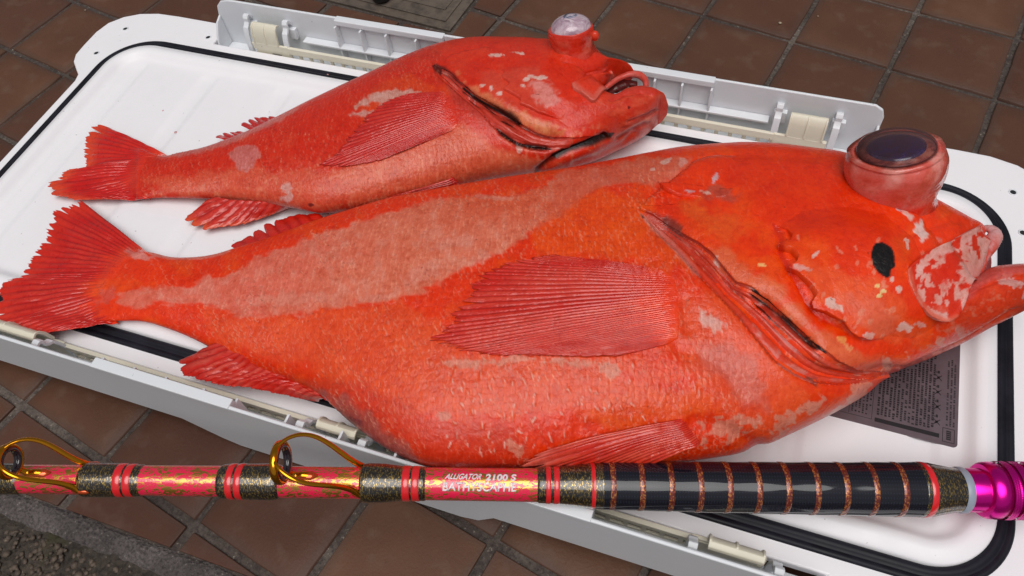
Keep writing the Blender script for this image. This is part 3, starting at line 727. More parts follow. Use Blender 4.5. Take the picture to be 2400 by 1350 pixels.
def sweep_body(name, ST, ns, nt, mat, parent, feats, paint, ev=(2.0, 2.25), zrest=0.004, build=True):
    """closed body swept through stations (top px, bottom px, thickness m, rest height m); the half
    width of every section is solved so that its outline, seen as a solid, spans the station."""
    S = catmull([((a[0]+b[0])/2, (a[1]+b[1])/2, *a, *b, th, zr) for a, b, th, zr in ST], ns)[:, 2:]
    top, bot, th, zr = S[:, 0:2], S[:, 2:4], np.maximum(S[:, 4], 0.002), S[:, 5]
    b = th/2; zc = zr+b
    Pt, Pb = Pa(top, zc), Pa(bot, zc); c = (Pt+Pb)/2; e = Pt-Pb; a = np.linalg.norm(e, axis=1)/2; e /= (2*a)[:, None]
    # theta: 0 dorsal, 90 up, 180 ventral; dense on the side that faces up
    nv = int(nt*0.78); t1 = np.linspace(-0.22*np.pi, 1.22*np.pi, nv); t2 = np.linspace(1.22*np.pi, 1.78*np.pi, nt-nv+2)[1:-1]
    tt = np.concatenate([t1, t2]); ct, st = np.cos(tt), np.sin(tt)
    nex = np.where(ct > 0, ev[0], ev[1]); rr = (np.abs(ct)**nex+np.abs(st)**nex)**(-1/nex); X, Z = ct*rr, st*rr
    im = top-bot; il = np.linalg.norm(im, axis=1); im /= il[:, None]
    for it in range(12):
        p = c[:, None]+e[:, None]*(a[:, None]*X[None])[..., None]; p[..., 2] += (b[:, None]*Z[None])
        q = proj(p); s = ((q-bot[:, None])*im[:, None]).sum(-1); mx = s.max(1); mn = s.min(1)
        sc = pxm(c)*0.85; dt, db = il-mx, -mn
        a = np.maximum(a+(dt-db)/2/sc, 0.001); c = c+e*((dt+db)/2/sc)[:, None]
        # keep the section's middle on the line sideways
        qc = proj(c); off = qc-bot; side = off-(off*im).sum(1)[:, None]*im
    p = c[:, None]+e[:, None]*(a[:, None]*X[None])[..., None]; p[..., 2] += (b[:, None]*Z[None])
    # normals by finite differences
    ds = np.gradient(p, axis=0); dth = np.gradient(p, axis=1); nrm = np.cross(dth, ds); nl = np.linalg.norm(nrm, axis=2); nrm /= np.maximum(nl, 1e-12)[..., None]
    if nrm[ns//2, nv//2, 2] < 0: nrm = -nrm
    V = p.reshape(-1, 3); NR = nrm.reshape(-1, 3); Q = proj(V); up = np.tile((st > -0.35).astype(float), ns)
    sm = np.tile(sstep(-0.6, -0.1, st), ns)
    d = np.zeros(len(V))
    for ft_ in feats: d += feature(Q, ft_)*sm
    sc_on = scaliness(V, parent); li, dk = scale_rows(Q, parent.name != 'rockfish'); li = li*sc_on; dk = dk*sc_on
    d = d+(0.00042*li-0.00030*dk)*sm
    V = V+NR*d[:, None]
    col = paint(Q)
    col = col*(1-0.50*dk[:, None]*np.array([[0.8, 1, 1]])); col = col+(np.array([lin(244, 172, 140)])-col)*((0.55 if parent.name == 'rockfish' else 0.30)*li[:, None])
    f = []
    i = np.arange(ns-1)[:, None]; j = np.arange(nt)[None]; j2 = (j+1) % nt
    F = np.stack([i*nt+j, i*nt+j2, (i+1)*nt+j2, (i+1)*nt+j], -1).reshape(-1, 4)
    V = np.vstack([V, c[0]+0*c[0], c[-1]]); col = np.vstack([col, col[0], col[nt*(ns-1)]])
    faces = F.tolist()
    n = ns*nt
    faces += [[n, (k+1) % nt, k] for k in range(nt)] + [[n+1, (ns-1)*nt+k, (ns-1)*nt+(k+1) % nt] for k in range(nt)]
    if np.dot(np.cross(V[F[ns//2*nt+nv//2][1]]-V[F[ns//2*nt+nv//2][0]], V[F[ns//2*nt+nv//2][3]]-V[F[ns//2*nt+nv//2][0]]), (0, 0, 1)) < 0:
        faces = [q[::-1] for q in faces]
    o = fastmesh(name, V, faces, mat, parent, col)
    bv = BVHTree.FromPolygons([tuple(x) for x in V.tolist()], faces)
    return o, bv
def scaliness(V, parent):
    q = proj(np.asarray(V)); x, y = q[:, 0], q[:, 1]
    a = (1-0.85*sstep(1560, 1720, x-(y-480)*0.35)) if parent.name == 'rockfish' else (1-0.8*sstep(1030, 1110, x-(y-180)*0.4))
    return a*(0.35+0.65*sstep(260, 520, x) if parent.name == 'rockfish' else 1)
def fastmesh(name, V, faces, mat, parent, col):
    return mkmesh(name, V, faces, mat, parent, col=np.column_stack([np.asarray(col), scaliness(V, parent)]))
def feature(Q, ft):
    k = ft[0]; L = np.asarray(ft[1], float); out = np.zeros(len(Q)); m = ft[-1] if isinstance(ft[-1], dict) else {}
    R_ = m.get('R', 120); lo = L.min(0)-R_; hi = L.max(0)+R_
    s = np.where((Q[:, 0] > lo[0]) & (Q[:, 0] < hi[0]) & (Q[:, 1] > lo[1]) & (Q[:, 1] < hi[1]))[0]
    if not len(s): return out
    q = Q[s]
    if k == 'bump':            # smooth mound inside a polygon, height, soft px
        out[s] = ft[2]*sstep(-ft[3], ft[3], sdpoly(q, L)); return out
    d, g, t = seg_dist(q, L); tap = np.clip(np.minimum(t, 1-t)/m.get('tap', 0.12), 0, 1)
    tap = tap*tap*(3-2*tap)
    if k == 'groove': out[s] = -ft[2]*np.exp(-(d/ft[3])**2)*tap
    elif k == 'step':          # raised on the side sgn, height, decay on the raised side, decay on the low side, depth of the low side
        sg = ft[6] if len(ft) > 6 and not isinstance(ft[6], dict) else 1
        hi_ = g*sg > 0
        out[s] = np.where(hi_, ft[2]*np.exp(-(d/ft[3])**2), -ft[5]*np.exp(-(d/ft[4])**2))*tap
    return out
def cast(bv, Q, zfall=None):
    """rays from the camera through photo points onto a surface -> point, normal"""
    Pn, Nn, ok = [], [], []
    for x, y in np.asarray(Q).reshape(-1, 2):
        d = ray(x, y); d = Vector(d/np.linalg.norm(d)); h = bv.ray_cast(Vector(CAM), d)
        if h[0] is None: Pn.append((np.nan,)*3); Nn.append((0, 0, 1)); ok.append(False)
        else:
            nn = h[1]
            if nn.dot(d) > 0: nn = -nn
            Pn.append(tuple(h[0])); Nn.append(tuple(nn)); ok.append(True)
    return np.array(Pn), np.array(Nn), np.array(ok)
def plate(name, poly, bv, mat, parent, paint, h=0.003, inner=0.0, iw=20, open_edge=None, olen=90, spc=4.0, rim=0.0, rimw=6, thick=0.003, smooth=2, extra=None):
    """a raised scale-like plate lying on the body: outline in photo points, its edge standing h proud,
    swelling by 'inner' towards its middle, sinking into the body near open_edge."""
    L = np.asarray(poly, float); lo = L.min(0)-spc*1.5; hi = L.max(0)+spc*1.5
    xs = np.arange(lo[0], hi[0], spc); ys = np.arange(lo[1], hi[1], spc)
    G = np.stack(np.meshgrid(xs, ys, indexing='ij'), -1); n, m = G.shape[:2]; q = G.reshape(-1, 2)
    sdv = sdpoly(q, L); ins = sdv > 0; S = ins.reshape(n, m)
    quad = S[:-1, :-1].astype(int)+S[1:, :-1]+S[:-1, 1:]+S[1:, 1:]
    use = quad >= 1
    need = np.zeros((n, m), bool); need[:-1, :-1] |= use; need[1:, :-1] |= use; need[:-1, 1:] |= use; need[1:, 1:] |= use
    idx = -np.ones((n, m), int); idx[need] = np.arange(need.sum()); q = q[need.ravel()].copy(); sdv = sdv[need.ravel()]
    out = sdv < 0
    # snap outer points onto the outline
    A = L; B = np.roll(L, -1, 0)
    for k in np.where(out)[0]:
        ab = B-A; t = np.clip(((q[k]-A)*ab).sum(1)/((ab*ab).sum(1)+1e-9), 0, 1); pp = A+t[:, None]*ab; dd = ((pp-q[k])**2).sum(1); q[k] = pp[dd.argmin()]
    sdv = np.maximum(sdv, 0)
    Pw, Nw, ok = cast(bv, q)
    if not ok.all():
        good = np.where(ok)[0]
        for k in np.where(~ok)[0]:
            j = good[((q[good]-q[k])**2).sum(1).argmin()]; Nw[k] = Nw[j]; Pw[k] = P(q[k][0], q[k][1], Pw[j][2])
    # smooth the base so that the plate bridges small relief under it
    use_q = np.argwhere(use); f = np.array([[idx[i, j], idx[i+1, j], idx[i+1, j+1], idx[i, j+1]] for i, j in use_q])
    nb = [[] for _ in range(len(q))]
    ed = set()
    for a, b, c, d in f:
        for u, v in ((a, b), (b, c), (c, d), (d, a)):
            ed.add((min(u, v), max(u, v)))
    ed = np.array(list(ed)); cnt = np.bincount(ed.ravel(), minlength=len(q))
    for it in range(smooth*3):
        for arr in (Nw,):
            s = np.zeros_like(arr); np.add.at(s, ed[:, 0], arr[ed[:, 1]]); np.add.at(s, ed[:, 1], arr[ed[:, 0]]); arr[:] = 0.4*arr+0.6*s/cnt[:, None]
    Nw /= np.linalg.norm(Nw, axis=1)[:, None]
    hh = h+inner*sstep(0, iw, sdv)
    if rim: hh = hh+rim*np.exp(-((sdv-rimw*0.5)/rimw)**2)
    if open_edge is not None:
        do, _, _ = seg_dist(q, open_edge); hh = hh*sstep(0, olen, do)-0.0006*(1-sstep(0, olen*0.3, do))
    if extra is not None: hh = hh+extra(q)
    V = Pw+Nw*hh[:, None]; col = paint(q)
    # skirt down into the body
    ec = {}
    for a, b, c, d in f:
        for u, v in ((a, b), (b, c), (c, d), (d, a)): ec.setdefault((min(u, v), max(u, v)), []).append((u, v))
    bd = [v[0] for v in ec.values() if len(v) == 1]; bi_ = sorted({u for e_ in bd for u in e_}); mp = {}
    V = V.tolist(); col = col.tolist(); faces = f.tolist()
    for u in bi_:
        mp[u] = len(V); V.append((np.array(V[u])-Nw[u]*(hh[u]+thick)).tolist()); col.append((np.array(col[u])*0.8).tolist())
    for a, b in bd: faces.append([b, a, mp[a], mp[b]])
    a, b, c, d = faces[len(f)//2]; nn = np.cross(np.array(V[b])-V[a], np.array(V[d])-V[a])
    if nn @ (CAM-np.array(V[a])) < 0: faces = [q_[::-1] for q_ in faces]
    return fastmesh(name, V, faces, mat, parent, np.array(col))
def bv_of(objs):
    V, Fs = [], []
    for o in objs:
        n = len(V); V += [tuple(v.co) for v in o.data.vertices]; Fs += [tuple(i+n for i in p.vertices) for p in o.data.polygons]
    return BVHTree.FromPolygons(V, Fs)

def fin(name, base, tip, nr, mat, parent, bv=None, off=0.0012, z=None, ridge=0.0007, jag=0.10, notch=0.10, sub=7, nv=44, wave=0.0, seed=0, col=(C_FIN, C_FINL), tipc=None, thick=0.0004, paintx=None, sag=None, splay=0.0, pale=0.5, blend=None):
    """fan of soft rays between a base curve and a tip curve (photo points), torn at the tips"""
    r = np.random.default_rng(seed+5); nu = nr*sub+1
    Bc = polyline(base, nu); Tc = polyline(tip, nu); u = np.linspace(0, 1, nu); v = np.linspace(0, 1, nv)
    ph = u*nr; ray_i = np.clip(np.floor(ph).astype(int), 0, nr-1); fr = ph-ray_i
    length = 1-jag*np.interp(ph, np.arange(nr+1), r.random(nr+1)**1.5)
    nt_ = notch*(0.25+2.6*r.random(nr+1)**3); gap = np.abs(fr-0.5)*2             # 1 at the gap between two rays
    length = length-np.interp(ph, np.arange(nr+1), nt_)*gap**3
    fine = (r.random(nu)**1.5)*0.045+0.02*vnoise(u*nr*1.7+3, u*0+seed); length -= fine
    q = Bc[:, None]*(1-(v[None]*length[:, None]))[..., None]+Tc[:, None]*(v[None]*length[:, None])[..., None]
    # gentle bend of the rays
    if sag is not None: q = q+np.array(sag)[None, None]*(4*v*(1-v))[None, :, None]
    q2 = q.reshape(-1, 2); uu = np.repeat(ph, nv); vv = np.tile(v, nu)
    if bv is not None:
        W, Nn, ok = cast(bv, q2)
        if not ok.all():
            zz = z if z is not None else 0.006
            for k in np.where(~ok)[0]: W[k] = P(q2[k][0], q2[k][1], zz); Nn[k] = (0, 0, 1)
            # blend heights so that the sheet does not drop suddenly
        W3 = W.reshape(nu, nv, 3); N3 = Nn.reshape(nu, nv, 3)
        for it in range(6):
            for A_ in (N3,):
                A_[1:-1] = (A_[:-2]+A_[1:-1]+A_[2:])/3; A_[:, 1:-1] = (A_[:, :-2]+A_[:, 1:-1]+A_[:, 2:])/3
        Nn = N3.reshape(-1, 3); Nn /= np.linalg.norm(Nn, axis=1)[:, None]
        if z is not None:
            depth = np.linalg.norm(W-CAM, axis=1).reshape(nu, nv)
            for it in range(10): depth[:, 1:-1] = np.minimum(depth[:, 1:-1], (depth[:, :-2]+depth[:, 2:])/2)
            dirs = (W-CAM)/np.linalg.norm(W-CAM, axis=1)[:, None]; W = CAM+dirs*depth.reshape(-1, 1)
        offv = off*sstep(0, 0.10, vv)+0.0001
    else:
        zb, zt_ = z; zz = zb*(1-vv)+zt_*vv; W = Pa(q2, zz); Nn = np.tile((0, 0, 1.0), (len(W), 1)); offv = off
    amp = ridge*np.abs(np.cos(np.pi*(uu-0.5)))**0.8
    fine2 = 0.35*ridge*np.abs(np.sin(np.pi*3*uu+vv*3))
    wv = wave*(fbm(u[:, None]*3+seed+np.zeros((1, nv)), v[None]*2.0+np.zeros((nu, 1)), 3)).ravel()
    bl = sstep(0.0, 0.26, vv) if blend is not None else 1.0
    W = W+Nn*(offv+(amp+fine2*sstep(0.2, 0.6, vv)+wv)*bl-(0 if blend is None else 0.0016*(1-sstep(0, 0.03, vv))))[:, None]
    lum = np.clip(0.5+0.5*np.cos(2*np.pi*(uu-0.5))+0.5*fbm(uu*2.3, vv*5+seed, 3), 0, 1)
    big = np.clip(0.5+1.3*fbm(uu*0.35+seed, vv*3.0, 4), 0, 1)
    mx_w = (pale*lum*big)
    c = np.array(col[0])[None]*(1-mx_w)[:, None]+np.array(col[1])[None]*mx_w[:, None]
    line = (np.exp(-((fr-0.06)/0.10)**2)*(0.5+0.5*np.interp(ph, np.arange(nr+1), r.random(nr+1))))[:, None]*np.ones((1, nv)); c = c*(1-0.42*line.ravel()[:, None]*np.array([[1, 1, 1]]))
    if tipc is not None: c = blendc(c, sstep(0.75, 1.0, vv)*0.6, tipc)
    if blend is not None:
        wb = 1-sstep(0.03, 0.32, vv+0.14*fbm(uu*0.8, vv*4, 3)); c = c*(1-wb[:, None])+blend(q2)*wb[:, None]
    if paintx is not None: c = paintx(q2, c)
    i = np.arange(nu-1)[:, None]; j = np.arange(nv-1)[None]
    F = np.stack([i*nv+j, i*nv+j+1, (i+1)*nv+j+1, (i+1)*nv+j], -1).reshape(-1, 4)
    A = W[F[len(F)//2]]; nn = np.cross(A[1]-A[0], A[3]-A[0])
    if nn @ (CAM-A[0]) < 0: F = F[:, ::-1]
    o = mkmesh(name, W, F.tolist(), mat, parent, col=c)
    sm = o.modifiers.new('thickness', 'SOLIDIFY'); sm.thickness = thick; sm.offset = -1
    return o

# ------------------------------------------------------------------ the big rockfish
big = empty('rockfish', None, 'larger red rockfish in front with a black spot on its cheek and dark bulging eye', 'fish', 'red rockfish on the cooler lid')
# shapes on the flank, as outlines
SKY_SHEEN = [(278, 690), (322, 679), (375, 669), (412, 675), (450, 668), (472, 655), (478, 640), (500, 636), (498, 652), (540, 641), (577, 622), (600, 607), (637, 592), (675, 577), (750, 547), (825, 525), (875, 508), (931, 497), (969, 476), (1025, 462), (1137, 457), (1216, 456), (1265, 442), (1325, 398), (1400, 390), (1467, 377), (1550, 365), (1617, 367), (1615, 384), (1572, 416), (1530, 440), (1475, 429), (1407, 442), (1362, 469), (1336, 491), (1306, 514), (1250, 532), (1231, 559), (1194, 585), (1137, 607), (1070, 641), (1040, 660), (980, 686), (931, 701), (875, 716), (837, 709), (806, 720), (712, 735), (637, 741), (562, 741), (525, 724), (469, 716), (394, 720), (375, 709), (319, 722), (277, 720), (270, 705)]
OPER = [(1552, 441), (1575, 447), (1620, 447), (1660, 452), (1700, 470), (1760, 500), (1830, 530), (1880, 560), (1935, 620), (1960, 700), (1990, 760), (2040, 800), (2100, 830), (2110, 866), (2060, 868), (2010, 862), (1960, 842), (1925, 816), (1893, 780), (1853, 742), (1806, 700), (1762, 674), (1728, 662), (1700, 630), (1672, 596), (1640, 570), (1600, 548), (1560, 525), (1530, 505), (1502, 494), (1503, 486), (1540, 484), (1590, 478), (1598, 470), (1572, 458)]
PREO = [(1820, 529), (1844, 540), (1856, 558), (1850, 574), (1821, 586), (1852, 594), (1868, 612), (1864, 626), (1846, 637), (1868, 646), (1890, 668), (1908, 694), (1898, 712), (1902, 726), (1930, 734), (1955, 747), (1972, 752), (2003, 790), (2030, 795), (2060, 793), (2083, 798)]
PREO_POLY = PREO+[(2140, 800), (2180, 780), (2230, 740), (2180, 640), (2140, 560), (2080, 500), (1990, 480), (1880, 490)]
EDGE2 = [(1498, 498), (1540, 540), (1580, 580), (1625, 632), (1680, 690), (1730, 745), (1780, 808), (1815, 850), (1860, 880), (1905, 898), (1960, 903), (2020, 902), (2080, 888), (2150, 866), (2200, 846)]
SHOULD = [(1500, 486), (1520, 462), (1560, 432), (1600, 400), (1625, 378), (1660, 366), (1740, 362)]

glint = []
_r = random.Random(3)
for k in range(210):
    x = _r.uniform(1040, 1640); y = _r.uniform(850, 1080)
    if y > 1000 and x > 1300 and _r.random() < .6: continue
    dens = math.exp(-((x-1250)/330)**2-((y-985)/100)**2)
    if _r.random() > 0.25+dens*0.9: continue
    glint.append((x, y, _r.uniform(4, 14), _r.uniform(1.4, 3.2), 90+_r.gauss(-8, 24)))
for k in range(260):
    x = _r.uniform(560, 1650); y = _r.uniform(540, 1070); glint.append((x, y, _r.uniform(3, 6), _r.uniform(1.2, 2.2), 90+_r.gauss(0, 25)))

def paint_big(Q):
    n = len(Q); x, y = Q[:, 0], Q[:, 1]
    c = np.tile(np.array(C_RED), (n, 1))
    f1 = fbm(x/60, y/45, 4); f2 = fbm(x/15+9, y/22, 4); f3 = fbm(x/170+4, y/120+2, 3)
    c = blendc(c, sstep(-0.1, 0.5, f1)*0.45, C_ORG)
    # lower flank and belly are softer salmon
    c = patch(c, Q, [(440, 765), (480, 745), (640, 748), (800, 728), (930, 720), (1010, 760), (1100, 850), (1250, 850), (1420, 850), (1500, 900), (1440, 960), (1250, 960), (1050, 980), (930, 960), (850, 900), (760, 880), (640, 840), (540, 800)], C_SAL, 14, 22, 60, 0.85, 3)
    c = patch(c, Q, [(700, 880), (860, 900), (1000, 980), (1200, 1000), (1300, 1120), (980, 1120), (860, 1040), (760, 950)], lin(214, 62, 34), 18, 20, 50, 0.7, 4)
    c = patch(c, Q, [(1600, 700), (1680, 690), (1760, 760), (1830, 870), (1900, 930), (2050, 930), (1980, 980), (1850, 1040), (1700, 1000), (1640, 900), (1590, 800)], C_SAL, 16, 26, 60, 0.75, 8)
    c = patch(c, Q, [(1620, 800), (1700, 810), (1760, 850), (1800, 900), (1800, 960), (1740, 960), (1690, 890), (1640, 860)], C_PINK, 12, 18, 45, 0.7, 9)
    c = patch(c, Q, [(1480, 930), (1640, 900), (1690, 960), (1600, 985), (1400, 1020), (1380, 960)], C_ORG, 14, 20, 40, 0.7, 5)
    # cheek
    c = patch(c, Q, [(1860, 620), (1930, 640), (2030, 655), (2090, 680), (2110, 740), (2160, 780), (2120, 820), (2040, 800), (1980, 750), (1910, 720), (1890, 670)], C_SAL, 12, 20, 40, 0.85, 7)
    c = patch(c, Q, [(1640, 570), (1700, 590), (1760, 640), (1840, 690), (1900, 760), (1990, 820), (2060, 850), (2040, 866), (1960, 845), (1900, 790), (1800, 700), (1720, 660)], lin(226, 104, 62), 10, 14, 30, 0.85, 2)
    c = patch(c, Q, [(1900, 860), (2000, 830), (2160, 850), (2330, 770), (2250, 850), (2130, 880), (2000, 890)], lin(222, 92, 58), 12, 16, 40, 0.7, 12)
    c = patch(c, Q, [(1940, 700), (2010, 700), (2080, 730), (2100, 780), (2050, 790), (1980, 740)], lin(228, 112, 84), 12, 16, 30, 0.5, 17)
    # big pale band along the flank: sky reflection painted into the colour
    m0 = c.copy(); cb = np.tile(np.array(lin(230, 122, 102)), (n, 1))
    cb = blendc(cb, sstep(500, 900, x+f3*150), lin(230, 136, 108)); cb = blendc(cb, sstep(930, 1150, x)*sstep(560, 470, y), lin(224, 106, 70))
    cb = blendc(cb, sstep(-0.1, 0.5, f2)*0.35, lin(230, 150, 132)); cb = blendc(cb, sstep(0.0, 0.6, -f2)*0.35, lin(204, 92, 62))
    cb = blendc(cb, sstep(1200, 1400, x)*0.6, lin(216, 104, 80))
    s = sdpoly(Q, SKY_SHEEN)+10*fbm(x/26, y/14, 5)*1.4; mk_ = sstep(-5, 7, s)*(0.86+0.14*sstep(0.0, 0.4, f2)); c = m0*(1-mk_)[:, None]+cb*mk_[:, None]
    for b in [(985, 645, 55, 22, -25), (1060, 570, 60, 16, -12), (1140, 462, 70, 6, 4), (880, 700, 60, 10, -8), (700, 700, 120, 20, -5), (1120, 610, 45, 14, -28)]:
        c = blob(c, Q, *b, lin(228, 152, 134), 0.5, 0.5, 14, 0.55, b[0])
    # orange skin below the band
    c = patch(c, Q, [(1250, 545), (1330, 500), (1420, 450), (1500, 450), (1560, 540), (1640, 640), (1580, 630), (1420, 600), (1260, 598)], C_ORG, 14, 20, 40, 0.6, 6)
    c = blob(c, Q, 1640, 500, 70, 45, 20, lin(232, 100, 30), 0.8, 0.5, 20, 0.6, 3)
    c = blob(c, Q, 1700, 530, 60, 50, 40, lin(230, 96, 34), 0.8, 0.5, 20, 0.5, 5)
    # deep red snout, nape and crown stay saturated
    c = patch(c, Q, [(1640, 380), (1800, 350), (2000, 370), (2090, 450), (2080, 560), (2000, 600), (1880, 560), (1760, 470)], lin(226, 46, 0), 30, 26, 70, 0.8, 1)
    c = blob(c, Q, 1690, 455, 55, 24, 12, lin(176, 76, 58), 0.8, 0.5, 14, 0.75, 2)
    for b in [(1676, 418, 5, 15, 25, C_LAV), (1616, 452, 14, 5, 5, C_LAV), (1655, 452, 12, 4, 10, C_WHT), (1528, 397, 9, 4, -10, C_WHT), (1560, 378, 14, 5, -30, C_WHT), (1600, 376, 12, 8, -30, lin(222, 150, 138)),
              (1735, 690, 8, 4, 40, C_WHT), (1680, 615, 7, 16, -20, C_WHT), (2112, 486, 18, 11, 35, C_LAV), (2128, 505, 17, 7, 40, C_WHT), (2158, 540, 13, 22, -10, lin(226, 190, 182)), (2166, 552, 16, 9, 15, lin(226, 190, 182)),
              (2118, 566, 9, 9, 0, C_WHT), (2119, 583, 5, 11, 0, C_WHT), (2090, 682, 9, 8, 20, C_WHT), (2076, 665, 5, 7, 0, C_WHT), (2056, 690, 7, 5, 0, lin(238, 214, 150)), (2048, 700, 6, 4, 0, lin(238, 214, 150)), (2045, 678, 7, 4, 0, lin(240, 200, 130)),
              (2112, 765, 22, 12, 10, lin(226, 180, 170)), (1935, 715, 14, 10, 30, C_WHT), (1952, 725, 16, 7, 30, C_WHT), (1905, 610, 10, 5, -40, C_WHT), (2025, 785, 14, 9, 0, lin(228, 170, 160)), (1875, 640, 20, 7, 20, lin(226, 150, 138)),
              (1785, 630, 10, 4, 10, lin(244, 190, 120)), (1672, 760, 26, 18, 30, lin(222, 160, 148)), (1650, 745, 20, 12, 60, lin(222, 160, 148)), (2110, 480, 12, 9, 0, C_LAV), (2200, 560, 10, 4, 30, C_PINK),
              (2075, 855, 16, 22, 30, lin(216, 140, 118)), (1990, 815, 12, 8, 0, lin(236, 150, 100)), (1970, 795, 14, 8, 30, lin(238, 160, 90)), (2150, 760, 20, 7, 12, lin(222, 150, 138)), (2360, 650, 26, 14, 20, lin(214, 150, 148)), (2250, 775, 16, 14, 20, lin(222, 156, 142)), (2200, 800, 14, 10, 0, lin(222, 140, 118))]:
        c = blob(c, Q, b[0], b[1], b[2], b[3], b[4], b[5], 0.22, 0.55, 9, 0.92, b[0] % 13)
    # throat and belly blotches
    for b in [(1700, 1010, 55, 34, -10), (1755, 985, 30, 16, 10), (1840, 985, 40, 26, -30), (1900, 950, 34, 14, -30), (1080, 852, 50, 10, 3), (1150, 848, 40, 10, 0), (1340, 850, 60, 9, 5), (1430, 865, 30, 18, 30), (2010, 915, 40, 14, -30), (1040, 975, 22, 16, 20), (1210, 1050, 24, 18, 40), (1960, 960, 30, 10, -40), (1230, 840, 40, 8, 0)]:
        c = blob(c, Q, *b, lin(222, 148, 126), 0.35, 0.75, 13, 0.75, b[0] % 11)
    for k in range(46):
        r_ = random.Random(k*7+1); bx, by = r_.uniform(1840, 2240), r_.uniform(570, 860)
        c = blob(c, Q, bx, by, r_.uniform(5, 14), r_.uniform(3, 8), r_.uniform(0, 180), lin(232, 150, 122), 0.5, 0.8, 7, 0.5, k)
    # vent, bruised belly edge
    c = patch(c, Q, [(760, 915), (830, 945), (900, 1000), (960, 1050), (1010, 1100), (900, 1100), (830, 1020), (785, 975)], lin(176, 88, 80), 10, 14, 30, 0.9, 3)
    c = blob(c, Q, 822, 985, 42, 16, 20, lin(120, 46, 54), 0.6, 0.5, 14, 0.8, 4)
    # white comma-shaped glints on the scales, painted as colour
    for (fx, fy_, l, wd, an) in glint: c = blob(c, Q, fx, fy_, l, wd, an, lin(234, 176, 162), 0.5, 0.3, 6, (0.5+0.5*((fx*7.3) % 1)) if l > 6.5 else 0.3, fx % 7)
    # tail base, pale patch
    c = blob(c, Q, 330, 600, 40, 12, 20, lin(222, 150, 140), 0.6, 0.6, 12, 0.7, 3); c = blob(c, Q, 250, 690, 36, 22, -40, lin(216, 88, 74), 0.6, 0.6, 12, 0.7, 3)
    c = stroke(c, Q, [(345, 592), (400, 603), (470, 603), (540, 588)], 5, lin(226, 158, 146), 0.6)
    # gill cavity and its membranes: dark red-brown colour
    c = stroke(c, Q, [(1515, 500), (1560, 532), (1600, 560), (1640, 600), (1680, 650)], 13, lin(168, 38, 22), 0.8)
    c = stroke(c, Q, [(1555, 515), (1580, 530), (1600, 548)], 12, lin(112, 52, 44), 0.8)
    c = stroke(c, Q, [(1500, 500), (1545, 545), (1590, 590), (1640, 650)], 7, lin(208, 148, 140), 0.7)
    c = patch(c, Q, [(1752, 682), (1800, 704), (1850, 742), (1893, 782), (1928, 822), (1905, 816), (1862, 792), (1820, 758), (1780, 716)], lin(40, 12, 9), 2, 3, 14, 0.95)
    c = stroke(c, Q, [(1690, 640), (1740, 690), (1800, 756), (1860, 818), (1930, 862), (2010, 876)], 5, lin(120, 24, 14), 0.7)
    c = stroke(c, Q, [(1900, 896), (1912, 888)], 11, lin(96, 58, 52), 0.8)
    c = blob(c, Q, 1505, 507, 7, 4, 40, C_BLK, 0.3, 0.4, 6, 0.8)
    c = stroke(c, Q, [(2118, 864), (2140, 852), (2168, 842)], 5, lin(70, 34, 26), 0.9); c = stroke(c, Q, [(1812, 524), (1832, 560), (1830, 600), (1852, 640), (1872, 676), (1888, 712), (1912, 742), (1972, 770)], 9, lin(196, 26, 2), 0.7)  # second stroke: shade painted into the recess beside the cheek spines
    c = stroke(c, Q, [(2040, 884), (2120, 866), (2200, 828), (2270, 794), (2340, 750), (2400, 712)], 4, lin(150, 30, 12), 0.7)
    # black cheek spot
    s = sdpoly(Q, [(2040, 585), (2056, 581), (2070, 588), (2076, 592), (2082, 606), (2083, 628), (2082, 637), (2075, 640), (2073, 655), (2067, 660), (2056, 656), (2046, 648), (2036, 632), (2032, 612), (2035, 595)])+1.2*fbm(x/4, y/4, 2)
    c = blendc(c, sstep(-1.2, 1.2, s), C_BLK)
    return c

BIG_ST = [  # top px, bottom px, thickness, rest height
    ((262, 612), (232, 752), 0.007, 0.010), ((300, 598), (268, 752), 0.010, 0.0105), ((345, 590), (330, 753), 0.016, 0.010), ((400, 602), (385, 768), 0.022, 0.0085), ((450, 603), (445, 792), 0.026, 0.007), ((500, 597), (500, 820), 0.030, 0.006),
    ((570, 576), (580, 858), 0.038, 0.005), ((650, 551), (665, 888), 0.046, 0.004), ((740, 517), (745, 925), 0.054, 0.004), ((830, 489), (815, 988), 0.062, 0.004), ((920, 463), (892, 1045), 0.069, 0.004),
    ((1010, 445), (985, 1090), 0.076, 0.004), ((1110, 427), (1100, 1100), 0.083, 0.004), ((1210, 411), (1220, 1100), 0.089, 0.004), ((1310, 396), (1330, 1098), 0.094, 0.004), ((1410, 378), (1450, 1092), 0.099, 0.004),
    ((1510, 358), (1560, 1086), 0.103, 0.004), ((1600, 342), (1670, 1074), 0.106, 0.004), ((1700, 334), (1770, 1055), 0.108, 0.004), ((1790, 336), (1860, 1018), 0.109, 0.005), ((1880, 347), (1950, 974), 0.108, 0.006),
    ((1960, 362), (2030, 926), 0.106, 0.008), ((2030, 395), (2098, 888), 0.101, 0.010), ((2095, 480), (2148, 864), 0.095, 0.012), ((2155, 590), (2190, 846), 0.086, 0.015), ((2205, 668), (2230, 829), 0.076, 0.018), ((2250, 656), (2268, 812), 0.069, 0.021), ((2292, 630), (2310, 789), 0.062, 0.025),
    ((2335, 623), (2350, 765), 0.055, 0.028), ((2380, 622), (2394, 741), 0.045, 0.031), ((2415, 630), (2420, 727), 0.037, 0.034), ((2440, 646), (2442, 710), 0.025, 0.039), ((2452, 666), (2452, 692), 0.008, 0.046)]
